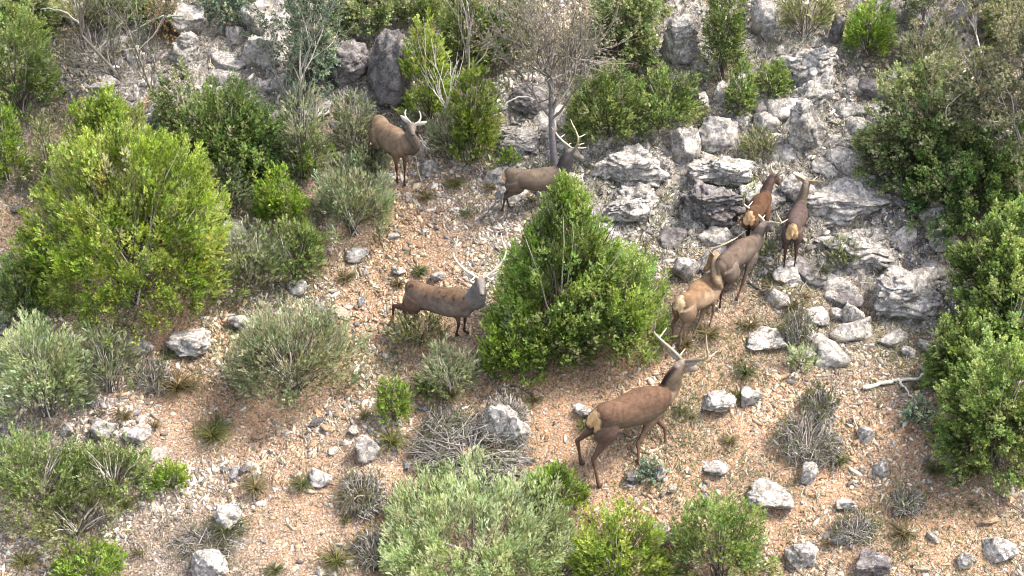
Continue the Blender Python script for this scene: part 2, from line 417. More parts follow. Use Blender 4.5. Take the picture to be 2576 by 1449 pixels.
DEER['d8'] = (0.906, dict(zip(JN, [(5.426, 34.169, 1.225), (5.395, 34.028, 1.240), (5.491, 34.464, 1.160), (5.588, 34.752, 1.099), (5.641, 35.014, 1.048), (5.657, 35.147, 0.983), (5.731, 35.297, 1.127), (5.779, 35.344, 1.352), (5.808, 35.376, 1.522), (5.910, 35.662, 1.472), (5.519, 35.134, 1.947), (6.062, 34.982, 1.864), (5.359, 34.229, 1.141), (5.331, 34.260, 0.891), (5.316, 34.160, 0.568), (5.312, 34.150, 0.239), (5.300, 34.142, 0.141), (5.506, 35.020, 0.961), (5.470, 34.908, 0.849), (5.402, 34.841, 0.617), (5.333, 34.728, 0.401), (5.278, 34.658, 0.390), (5.518, 34.195, 1.148), (5.547, 34.268, 0.907), (5.527, 34.170, 0.585), (5.525, 34.199, 0.257), (5.525, 34.210, 0.160), (5.688, 34.970, 0.899), (5.670, 34.860, 0.778), (5.642, 34.710, 0.577), (5.615, 34.558, 0.373), (5.605, 34.502, 0.302)])))
for s_, J_ in DEER.values():
    for k_ in ('hhol', 'hhor', 'fhol', 'fhor'): HOOF.append(J_[k_][:2])

xs = np.concatenate([-np.geomspace(90, 13, 30), np.arange(-12.6, 12.61, 0.05), np.geomspace(13, 90, 30)])
ys = np.concatenate([np.linspace(-8, 23, 25), np.arange(23.6, 50, 0.05), 50.5 + np.geomspace(0.5, 160, 45)])
X, Y = np.meshgrid(xs, ys)
Z = Hd(X, Y)
V = np.stack([X, Y, Z], -1).reshape(-1, 3)
nx, ny = len(xs), len(ys)
ii = (np.arange(ny - 1)[:, None] * nx + np.arange(nx - 1)[None]).ravel()
Q = np.stack([ii, ii + 1, ii + nx + 1, ii + nx], -1)
rd, lt = soilmap(V[:, 0], V[:, 1])
g = mesh('ground', V, Q, M_GROUND, col=np.stack([rd, rockmask(V[:, 0], V[:, 1]), lt], -1), smooth=True)
tag(g, 'stony hillside of reddish earth and grey limestone rubble', None, kind='structure')
# ------------------------------------------------------------------ rocks
_ico = {}
def ico(n):
    if n not in _ico:
        bm = bmesh.new()
        bmesh.ops.create_icosphere(bm, subdivisions=n, radius=1)
        _ico[n] = (np.array([v.co[:] for v in bm.verts]), np.array([[v.index for v in f.verts] for f in bm.faces]))
        bm.free()
    return _ico[n]

def fit_box(x0, y0, x1, y1, dr, emb):
    """ellipsoid semi axes and centre that fill a frame of the hillside; emb = centre height over ground / c"""
    cx, cy = (x0 + x1) / 2, (y0 + y1) / 2
    off = 0.3
    for _ in range(4):
        c0 = gpo(cx, cy, off)
        s = F / depth(c0)
        a = (x1 - x0) / 2 / s
        hh = (y1 - y0) / 2 / s
        bb = dr * a
        bb = min(bb, hh * 0.9 / math.sin(PT))
        c = math.sqrt(max(hh * hh - (bb * math.sin(PT)) ** 2, (0.3 * hh) ** 2)) / math.cos(PT)
        off = emb * c
    return c0, a, bb, c

def rock_shape(n, seed, facets=9, rough=0.16, strata=0.0, block=0.0):
    r = np.random.default_rng(seed)
    D, Fc = ico(n)
    P = D.copy()
    if block:
        P = np.sign(P) * np.abs(P) ** (1 - block)
        P /= np.abs(P).max(axis=0)
    for k in range(facets):
        nn = nrm(r.normal(size=3))
        d = r.uniform(0.5, 0.86)
        t = P @ nn - d
        P = P - np.where(t > 0, t, 0)[:, None] * nn * 0.92
    o = r.uniform(0, 50, 3)
    f = fbm(P * 1.6 + o, 4, seed % 97)
    rg = 1 - np.abs(fbm(P * 2.6 + o, 3, seed % 89 + 5)) * 2
    P = P * (1 + rough * f + rough * 0.45 * rg)[:, None]
    if strata:
        zz = P[:, 2] * 4.5 + 0.8 * f
        fr = zz - np.floor(zz)
        P[:, :2] *= (1 + strata * (np.abs(fr - 0.5) * 2) ** 3 * -1)[:, None]
    P /= np.abs(P).max(axis=0)
    return P, Fc

RSPOTS = []
def boulder(box, label, mat=None, seed=1, dr=0.85, emb=0.35, facets=9, rough=0.16, strata=0.0, block=0.15, cat='boulder', name='boulder', tilt=0.0, group=None, sub=None):
    c0, a, b, c = fit_box(*box, dr, emb)
    px = box[2] - box[0]
    n = sub or (5 if px > 90 else 4)
    P, Fc = rock_shape(n, seed, facets, rough, strata, block)
    P = P * np.array([a, b, c])
    if tilt:
        t = R(tilt)
        P = P @ np.array([[math.cos(t), 0, -math.sin(t)], [0, 1, 0], [math.sin(t), 0, math.cos(t)]])
    base = np.array([c0[0], c0[1], Hb(c0[0], c0[1])])
    o = mesh(name, P + c0, Fc, mat or M_ROCK, loc=base)
    tag(o, label, cat, group)
    RSPOTS.append((c0[0], c0[1], a, b))
    return o

# -- boulders one can name
BD = [
 ((408,815,532,898), 'pale rounded boulder with a dark notch, below the big bright green juniper on the left', 'P', 0, .45),
 ((568,786,628,834), 'blue-white boulder lying alone on the earth path right of the big bright juniper', 'P', 0, .5),
 ((468,1383,576,1475), 'smooth white boulder with a dark left flank, cut by the bottom edge', 'P', 0, .5),
 ((512,1262,612,1345), 'white angular boulder above a dry grass tuft, near the bottom edge on the left', 'P', 0, .4),
 ((308,1068,388,1118), 'small white and pinkish rock block on red earth in the lower left', 'P', 0, .4),
 ((768,1176,842,1226), 'grey and white mottled rock on the red earth left of the dry grey brush', 'P', 0, .4),
 ((876,1082,960,1170), 'white-topped upright rock beside a tuft of dry grass', 'P', 0, .45),
 ((1205,1012,1338,1148), 'round grey boulder overgrown with dead grey twigs', 'R', 0, .3),
 ((1753,982,1852,1046), 'bright white spotted boulder, the larger of the pair right of the climbing stag', 'P', 0, .45),
 ((1855,974,1918,1022), 'pale grey boulder, the smaller of the pair right of the climbing stag', 'P', 0, .4),
 ((1876,1202,1998,1284), 'largest white boulder on the bare slope at the lower right', 'P', 0, .45),
 ((2008,1160,2058,1236), 'narrow grey-violet boulder standing above and right of the largest white one', 'R', 0, .4),
 ((2372,1100,2446,1178), 'dark grey boulder with white spots at the foot of the big bush on the right', 'R', 0, .45),
 ((2185,672,2400,828), 'large broken blue-grey boulder beside the bush on the right edge', 'P', 1, .3),
 ((2308,506,2392,598), 'round white and dark boulder at the edge of the olive bush on the right', 'P', 0, .45),
 ((2335,575,2420,640), 'low grey rock wedged below the round boulder on the right', 'R', 0, .3),
 ((1874,824,1978,886), 'flat blue-grey rock lying between grass tufts', 'R', 0, .3),
 ((1965,862,2052,905), 'flat grey slab end beside the small bright green shrub', 'R', 0, .3),
 ((2112,752,2176,832), 'round dark speckled rock on the scree below the large blue-grey boulder', 'R', 0, .3),
 ((1706,462,1874,606), 'dark horizontally layered rock face left of the dark stag', 'D', 1, .25),
 ((1468,340,1700,486), 'broad pale stone slab right of the stag behind the cone shaped juniper', 'P', 1, .15),
 ((1480,446,1700,585), 'lower step of the broad pale slab, layered in grey', 'R', 1, .2),
 ((1684,318,1768,436), 'rounded dark-pitted boulder at the left of the central rock pile', 'R', 0, .4),
 ((1752,270,1866,392), 'pale top boulder of the central rock pile', 'P', 0, .4),
 ((1725,372,1925,490), 'wide white block forming the lower part of the central rock pile', 'P', 1, .25),
 ((1792,205,1838,276), 'small upright rock knob on top of the central rock pile', 'P', 0, .5),
 ((1740,218,1790,290), 'lichen covered rock left of the upright knob', 'R', 0, .4),
 ((1880,274,1965,345), 'brown-hollowed grey boulder right of the central rock pile', 'R', 0, .35),
 ((1978,250,2088,426), 'tall grey boulder with rounded face on the rubble strip', 'R', 1, .4),
 ((1945,104,2140,262), 'long pale rubble outcrop running down between the bushes at upper right', 'P', 1, .15),
 ((1985,190,2100,320), 'grey broken outcrop just above the tall rounded boulder', 'R', 1, .15),
 ((1648,36,1764,200), 'tall pale rock face right of the bare oak', 'P', 1, .45),
 ((1868,-10,1956,112), 'white craggy boulder cut by the top edge right of the tall rock face', 'P', 1, .45),
 ((2086,38,2126,134), 'dark upright rock beside the bright dark-green bush at the top', 'D', 0, .5),
 ((1940,430,2050,530), 'white and violet rock between the two dark stags', 'P', 0, .35),
 ((1995,440,2262,580), 'wide flat limestone outcrop behind the rear-facing stag', 'P', 1, .15),
 ((2040,545,2275,690), 'low grey limestone pavement right of the rear-facing stag', 'R', 1, .12),
 ((2120,440,2210,500), 'violet-shadowed rock ledge above the flat limestone outcrop', 'R', 1, .3),
 ((1690,640,1760,730), 'blue-grey rubble block between the cone shaped juniper and the tan stag', 'P', 0, .25),
 ((300,108,374,196), 'layered grey rock, the higher of the two in the clearing at upper left', 'R', 1, .35),
 ((196,182,306,244), 'grey rock with dark hollow, the lower of the two in the clearing at upper left', 'R', 0, .35),
 ((340,184,404,234), 'small leaning rock beside the thin trunk in the upper left clearing', 'P', 0, .35),
 ((418,2,526,112), 'tall grey-violet rock at upper left beside the rust-coloured bush', 'P', 0, .3),
 ((424,80,520,196), 'fissured grey rock directly below the tall grey-violet one', 'R', 1, .3),
 ((600,-20,734,130), 'great pale rock dome at the top left of centre', 'P', 0, .35),
 ((606,70,730,212), 'grey shaded foot of the great pale rock dome', 'R', 0, .3),
 ((560,60,620,130), 'small white rocks left of the great pale dome', 'P', 0, .35),
 ((922,78,1052,292), 'big violet rock dome with painted shade behind the first stag', 'D', 0, .55),
 ((800,104,940,246), 'dark rock with painted shade left of the violet dome', 'D', 1, .4),
 ((900,68,1040,120), 'pale stone ledge on top of the violet dome', 'P', 1, .2),
 ((1244,205,1392,318), 'dark overhanging rock behind the bare oak trunk', 'D', 0, .4),
 ((1250,312,1392,392), 'pinkish layered ledge under the dark overhanging rock', 'R', 1, .25),
 ((528,542,640,624), 'grey rock hidden between the big juniper and the small round bush', 'R', 0, .35),
 ((1058,394,1106,452), 'pale tilted stone right of the first stag\'s forelegs', 'P', 0, .4),
 ((2255,8,2345,90), 'weathered grey-white rock ledges at the top edge far right', 'P', 1, .4),
 ((2390,-10,2470,110), 'grey streaked rock face at the top right corner region', 'R', 1, .45),
 ((1300,1395,1301,1396), None, 'P', 0, .3),
 ((2405,1388,2450,1440), 'pale pointed boulder near the bottom right corner', 'P', 0, .45),
 ((2460,1340,2560,1420), 'low pale rock heap at the bottom right corner', 'P', 0, .2),
 ((1965,1360,2060,1440), 'pale pink rubble rock right of the lower green bush', 'P', 0, .3),
 ((2130,1380,2240,1462), 'dark violet rock cluster cut by the bottom edge', 'D', 0, .3),
 ((1630,1315,1690,1385), 'dark violet stone between the two bushes at the bottom', 'R', 0, .4),
 ((1545,1020,1605,1062), 'pair of white stones just above the climbing stag\'s back, left', 'P', 0, .4),
 ((1440,1015,1490,1055), 'grey and white knobbly stone left of the climbing stag\'s rump', 'R', 0, .4),
 ((1640,1165,1675,1225), 'dark round stone below the climbing stag\'s forelegs', 'R', 0, .5),
 ((1570,1180,1610,1225), 'dark pointed stone left of the small blue-green tuft', 'D', 0, .5),
 ((1765,1155,1835,1200), 'pinkish long stone right of the climbing stag\'s forefoot', 'P', 0, .4),
 ((2150,1070,2200,1120), 'white slanted stone under a dark crevice on the right slope', 'P', 0, .4),
 ((2185,1150,2235,1215), 'grey knobbed stone in the middle of the right slope', 'R', 0, .4),
 ((2100,1250,2160,1290), 'half buried grey-brown stone on the right slope', 'R', 0, .25),
 ((150,1060,190,1100), 'small white rock in front of the lower left bushes', 'P', 0, .4),
 ((225,1050,290,1110), 'grey speckled rock near the lower left green bush', 'P', 0, .3),
 ((190,1185,260,1240), 'white rock showing between the lower left bushes', 'P', 0, .3),
 ((0,890,28,935), 'bright white rock cut by the left edge', 'P', 0, .5),
 ((720,700,775,745), 'white stones at the top of the earth path', 'P', 0, .3),
 ((1160,440,1161,441), None, 'P', 0, .3),
 ((1075,680,1120,710), 'white flat stone above the middle stag\'s back', 'P', 0, .4),
 ((985,665,1030,700), 'blue-grey low stone on the red earth above the middle stag', 'R', 0, .3),
 ((860,620,930,660), 'pale rock below the grey-green lavender bush', 'P', 0, .3),
 ((590,1290,591,1291), None, 'P', 0, .3),
 ((330,850,390,900), 'white angular block below and left of the pale notched boulder', 'P', 0, .35),
]
MM = {'P': M_PALE, 'R': M_ROCK, 'D': M_DARK}
for k, (bx, lb, m, st, em) in enumerate(BD):
    if lb is None: continue
    out = st and (bx[2] - bx[0]) > 70
    boulder(bx, lb, MM[m], seed=101 + k * 7, emb=em, strata=0.16 if out else 0.0, block=0.32 if out else 0.12, facets=12 if out else 9,
            rough=0.24 if out else 0.17, cat='rock' if ('rock' in lb and 'boulder' not in lb) or 'ledge' in lb or 'outcrop' in lb or 'slab' in lb else 'boulder',
            name='rock_outcrop' if out else 'boulder', dr=0.7 if out else 0.85, sub=6 if bx[2] - bx[0] > 140 else None)

# ------------------------------------------------------------------ bushes: leaf sprigs
def sprig(kind, seed):
    """leaf quads of one sprig along +z, unit length"""
    r = np.random.default_rng(seed)
    V = []
    if kind == 'plume':
        n, L0, w0, tilt = 9, 0.42, 0.075, 38
    elif kind == 'leafy':
        n, L0, w0, tilt = 8, 0.42, 0.15, 60
    elif kind == 'thin':
        n, L0, w0, tilt = 7, 0.62, 0.042, 20
    for i in range(n):
        t = i / n
        h = t * 0.75
        ph = i * 2.4 + r.uniform(-.4, .4)
        ti = R(tilt * r.uniform(.6, 1.2) * (1 - 0.5 * t))
        L = L0 * (1 - 0.35 * t) * r.uniform(.8, 1.2)
        d = np.array([math.cos(ph) * math.sin(ti), math.sin(ph) * math.sin(ti), math.cos(ti)])
        s = nrm(np.cross(d, [0.1, 0.2, 1]))
        s = s * math.cos(i) + np.cross(d, s) * math.sin(i)
        b = np.array([0, 0, h])
        V += [b, b + d * L * .55 + s * w0, b + d * L, b + d * L * .5 - s * w0]
    return np.array(V)

SPR = {k: [sprig(k, s) for s in range(4)] for k in ('plume', 'leafy', 'thin')}

def frames(D, r):
    """rotation matrices with z = D and a random spin"""
    D = nrm(D)
    ref = r.normal(size=D.shape)
    A = nrm(np.cross(D, ref))
    B = np.cross(D, A)
    return np.stack([A, B, D], -1)

def foliage(P, D, S, C, kind, r, cvar=0.22):
    """P points, D directions, S sizes, C colours -> verts, quads, vertex colours"""
    Vs, Cs = [], []
    which = r.integers(0, 4, len(P))
    for k in range(4):
        T = SPR[kind][k]
        m = which == k
        if not m.any(): continue
        Rm = frames(D[m], r)
        v = np.einsum('nij,kj->nki', Rm, T) * S[m][:, None, None] + P[m][:, None]
        c = C[m][:, None, :] * (1 + cvar * r.normal(size=(m.sum(), T.shape[0] // 4, 1)))
        c = np.repeat(c, 4, axis=1)
        c = np.clip(c, 0.004, 0.8)
        Vs.append(v.reshape(-1, 3))
        Cs.append(c.reshape(-1, 3))
    V = np.vstack(Vs)
    Q = np.arange(len(V)).reshape(-1, 4)
    return V, Q, np.vstack(Cs)

FB = 1.5
KD = {  # sprig kind, size, colours (light, main, palest), fraction of dead grey sprigs, up bias
 'juniper':  ('plume', .17, [(.145,.190,.020), (.098,.142,.018), (.200,.225,.062)], .05, .75),
 'green':    ('plume', .16, [(.105,.140,.035), (.068,.100,.024), (.155,.180,.075)], .05, .7),
 'vivid':    ('plume', .15, [(.120,.180,.018), (.085,.140,.014), (.165,.210,.045)], .02, .8),
 'deep':     ('leafy', .14, [(.070,.112,.026), (.048,.085,.020), (.110,.145,.050)], .04, .4),
 'oak':      ('leafy', .15, [(.110,.135,.048), (.075,.100,.034), (.165,.178,.092)], .10, .4),
 'grey':     ('thin',  .19, [(.135,.155,.085), (.095,.115,.055), (.190,.200,.135)], .22, .8),
 'silver':   ('thin',  .17, [(.200,.235,.120), (.130,.170,.065), (.290,.310,.200)], .05, .8),
 'olive':    ('thin',  .17, [(.125,.130,.045), (.085,.100,.035), (.175,.175,.085)], .20, .7),
 'blue':     ('leafy', .13, [(.090,.125,.095), (.060,.090,.070), (.140,.170,.130)], .15, .4),
 'rust':     ('leafy', .12, [(.120,.072,.035), (.090,.056,.028), (.150,.110,.060)], .10, .3),
}
BSPOTS = []

def stems(c0, a, b, c, base, r, n=14, dead=5, col=(.10, .08, .065), dcol=(.42, .38, .33), reach=0.85):
    P, Rd, C = [], [], []
    for k in range(n + dead):
        ph = r.uniform(0, 2 * np.pi)
        z = r.uniform(-.2, .95) if k < n else r.uniform(.1, .95)
        rr = math.sqrt(max(0.05, 1 - z * z))
        e = c0 + np.array([a * rr * math.cos(ph), b * rr * math.sin(ph), c * z]) * (reach if k < n else r.uniform(.9, 1.08))
        m = (base + e) / 2 + np.array([0, 0, c * .2]) + r.normal(size=3) * .06 * a
        s0 = base + r.normal(size=3) * [.08 * a, .08 * b, .0]
        t = np.linspace(0, 1, 6)[:, None]
        pts = s0 * (1 - t) ** 2 + 2 * m * t * (1 - t) + e * t * t + r.normal(size=(6, 3)) * .02
        r0 = (0.008 + 0.009 * min(a, 1.5)) * r.uniform(.7, 1.3)
        P.append(pts)
        Rd.append(np.linspace(r0, r0 * .3 if k < n else 0.005, 6))
        C.append(col if k < n else dcol)
    V, Q = tubes(np.array(P), np.array(Rd), 4)
    Cc = np.repeat(np.array(C), 24, axis=0) * (1 + .15 * r.normal(size=(len(V), 1)))
    return V, Q, np.clip(Cc, .01, .8)

def bush(box, kind, label, seed, shape='dome', cat='shrub', name='shrub', emb=.78, dr=.85, dens=1.0, size=1.0, dead=5, group=None, lump=.26, clump=1.0, gapt=-.55):
    r = np.random.default_rng(seed)
    c0, a, b, c = fit_box(*box, dr, emb)
    sk, ss, cols, fd, upb = KD[kind]
    ss = ss * size * .74
    cols = np.array(cols)
    base = np.array([c0[0], c0[1], Hb(c0[0], c0[1])])
    if shape == 'cone': base[1] -= 0.0
    root = empty(name, base)
    tag(root, label, cat, group)
    rc = np.clip(0.22 * (a * b * c) ** (1 / 3), .085, .20) * clump
    kk = .95 if sk == 'thin' else .45
    a, b, c = max(a - kk * rc, .7 * a), max(b - kk * rc, .7 * b), max(c - kk * rc, .7 * c)
    area = 4 * np.pi * ((a * b) ** 1.6 / 3 + (a * c) ** 1.6 / 3 + (b * c) ** 1.6 / 3) ** (1 / 1.6)
    N = int(1.2 * area / (rc * rc) * 0.62)
    N = max(N, 14)
    Ni = int(N * .5)
    z = r.uniform(-1.35, 1, N + Ni)
    z = np.where(z < -.85, r.uniform(-.85, .15, N + Ni), z)
    z[N:] = r.uniform(-.8, .5, Ni)
    ph = r.uniform(0, 2 * np.pi, N + Ni)
    rr = np.where(z < 0, .97, np.sqrt(np.clip(1 - z * z, 0, 1)))
    U = np.stack([rr * np.cos(ph), rr * np.sin(ph), z], -1)
    o = r.uniform(0, 90, 3)
    lum = 1 + lump * fbm(U * 1.7 + o, 3, seed % 71) - .04
    f = np.concatenate([r.uniform(.84, 1.0, N), r.uniform(.4, .86, Ni)]) * lum
    Pc = U * f[:, None]
    zn = np.clip((Pc[:, 2] + 1) / 2, 0, 1.2)
    if shape == 'cone':
        k = 1.22 - 1.08 * zn
        Pc[:, 0] *= k; Pc[:, 1] *= k
    elif shape == 'egg':
        k = 1.12 - .5 * zn
        Pc[:, 0] *= k; Pc[:, 1] *= k
    elif shape == 'column':
        k = 1 + .25 * np.abs(Pc[:, 2]) - .25 * zn
        Pc[:, 0] *= k; Pc[:, 1] *= k
    Pc = c0 + Pc * np.array([a, b, c])
    gap = fbm(Pc / (rc * 4.5) + o, 2, 33) > gapt       # browsed hollows in the outline
    Pc = Pc[gap]
    N = int(gap[:N].sum())
    # nothing below the ground
    gz = Hb(Pc[:, 0], Pc[:, 1])
    Pc[:, 2] = np.maximum(Pc[:, 2], gz + .05)
    out = nrm((Pc - c0) / np.array([a, b, c]) ** 1.3)
    tint = r.integers(0, 3, len(Pc))
    cl = cols[np.array([0, 1, 2])[tint]]
    pn = np.clip(.5 + .9 * fbm(Pc * 1.1 + o, 3, 17), 0, 1)[:, None]
    cl = cl * (.74 + .52 * pn)
    hu_ = r.normal(size=(len(Pc), 1)) * .13
    cl = cl * (1 + hu_ * np.array([[1.0, .1, .3]])) * (1 + .13 * r.normal(size=(len(Pc), 1)))
    deadc = r.uniform(size=len(Pc)) < fd
    cl[deadc] = np.array([.20, .18, .13]) * r.uniform(.7, 1.3, (deadc.sum(), 1))
    m = int(np.clip(round(18 * dens * (rc / .2) ** 2 / (size ** 1.5) * (.17 / ss * size) ** 1.2), 5, 50))
    n = len(Pc) * m
    idx = np.repeat(np.arange(len(Pc)), m)
    j = nrm(r.normal(size=(n, 3)))
    upv = np.array([0, 0, 1.0])
    ax = nrm(out * (1 - upb * .55) + upv * upb)[idx]
    al = r.uniform(-.55, 1.15, n) * rc * 1.5
    rad = r.uniform(0, 1, n) ** .5 * rc * np.clip(.95 - .55 * al / rc / 1.5, .2, 1)
    P = Pc[idx] + j * rad[:, None] * .85 + ax * al[:, None]
    D = nrm(ax * 1.25 + j * .55 + r.normal(size=(n, 3)) * .25)
    S = ss * r.uniform(.45, 1.3, n)
    # sprigs are paler towards the tip of a clump, darker towards its base
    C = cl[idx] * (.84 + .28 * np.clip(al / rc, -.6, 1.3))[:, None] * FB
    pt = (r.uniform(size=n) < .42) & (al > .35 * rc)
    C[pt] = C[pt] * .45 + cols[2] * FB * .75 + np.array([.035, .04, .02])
    C = C * (1 + .14 * r.normal(size=(n, 1)))
    ok = P[:, 2] > Hb(P[:, 0], P[:, 1]) - .02
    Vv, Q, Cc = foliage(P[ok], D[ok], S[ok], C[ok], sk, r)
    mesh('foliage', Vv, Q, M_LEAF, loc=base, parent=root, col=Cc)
    sv, sq, scol = stems(c0, a, b, c, base, r, n=12 + int(10 * a), dead=dead)
    mesh('stems', sv, sq, M_WOOD, loc=base, parent=root, col=scol)
    BSPOTS.append((c0[0], c0[1] - .1 * b, a, b))
    return root

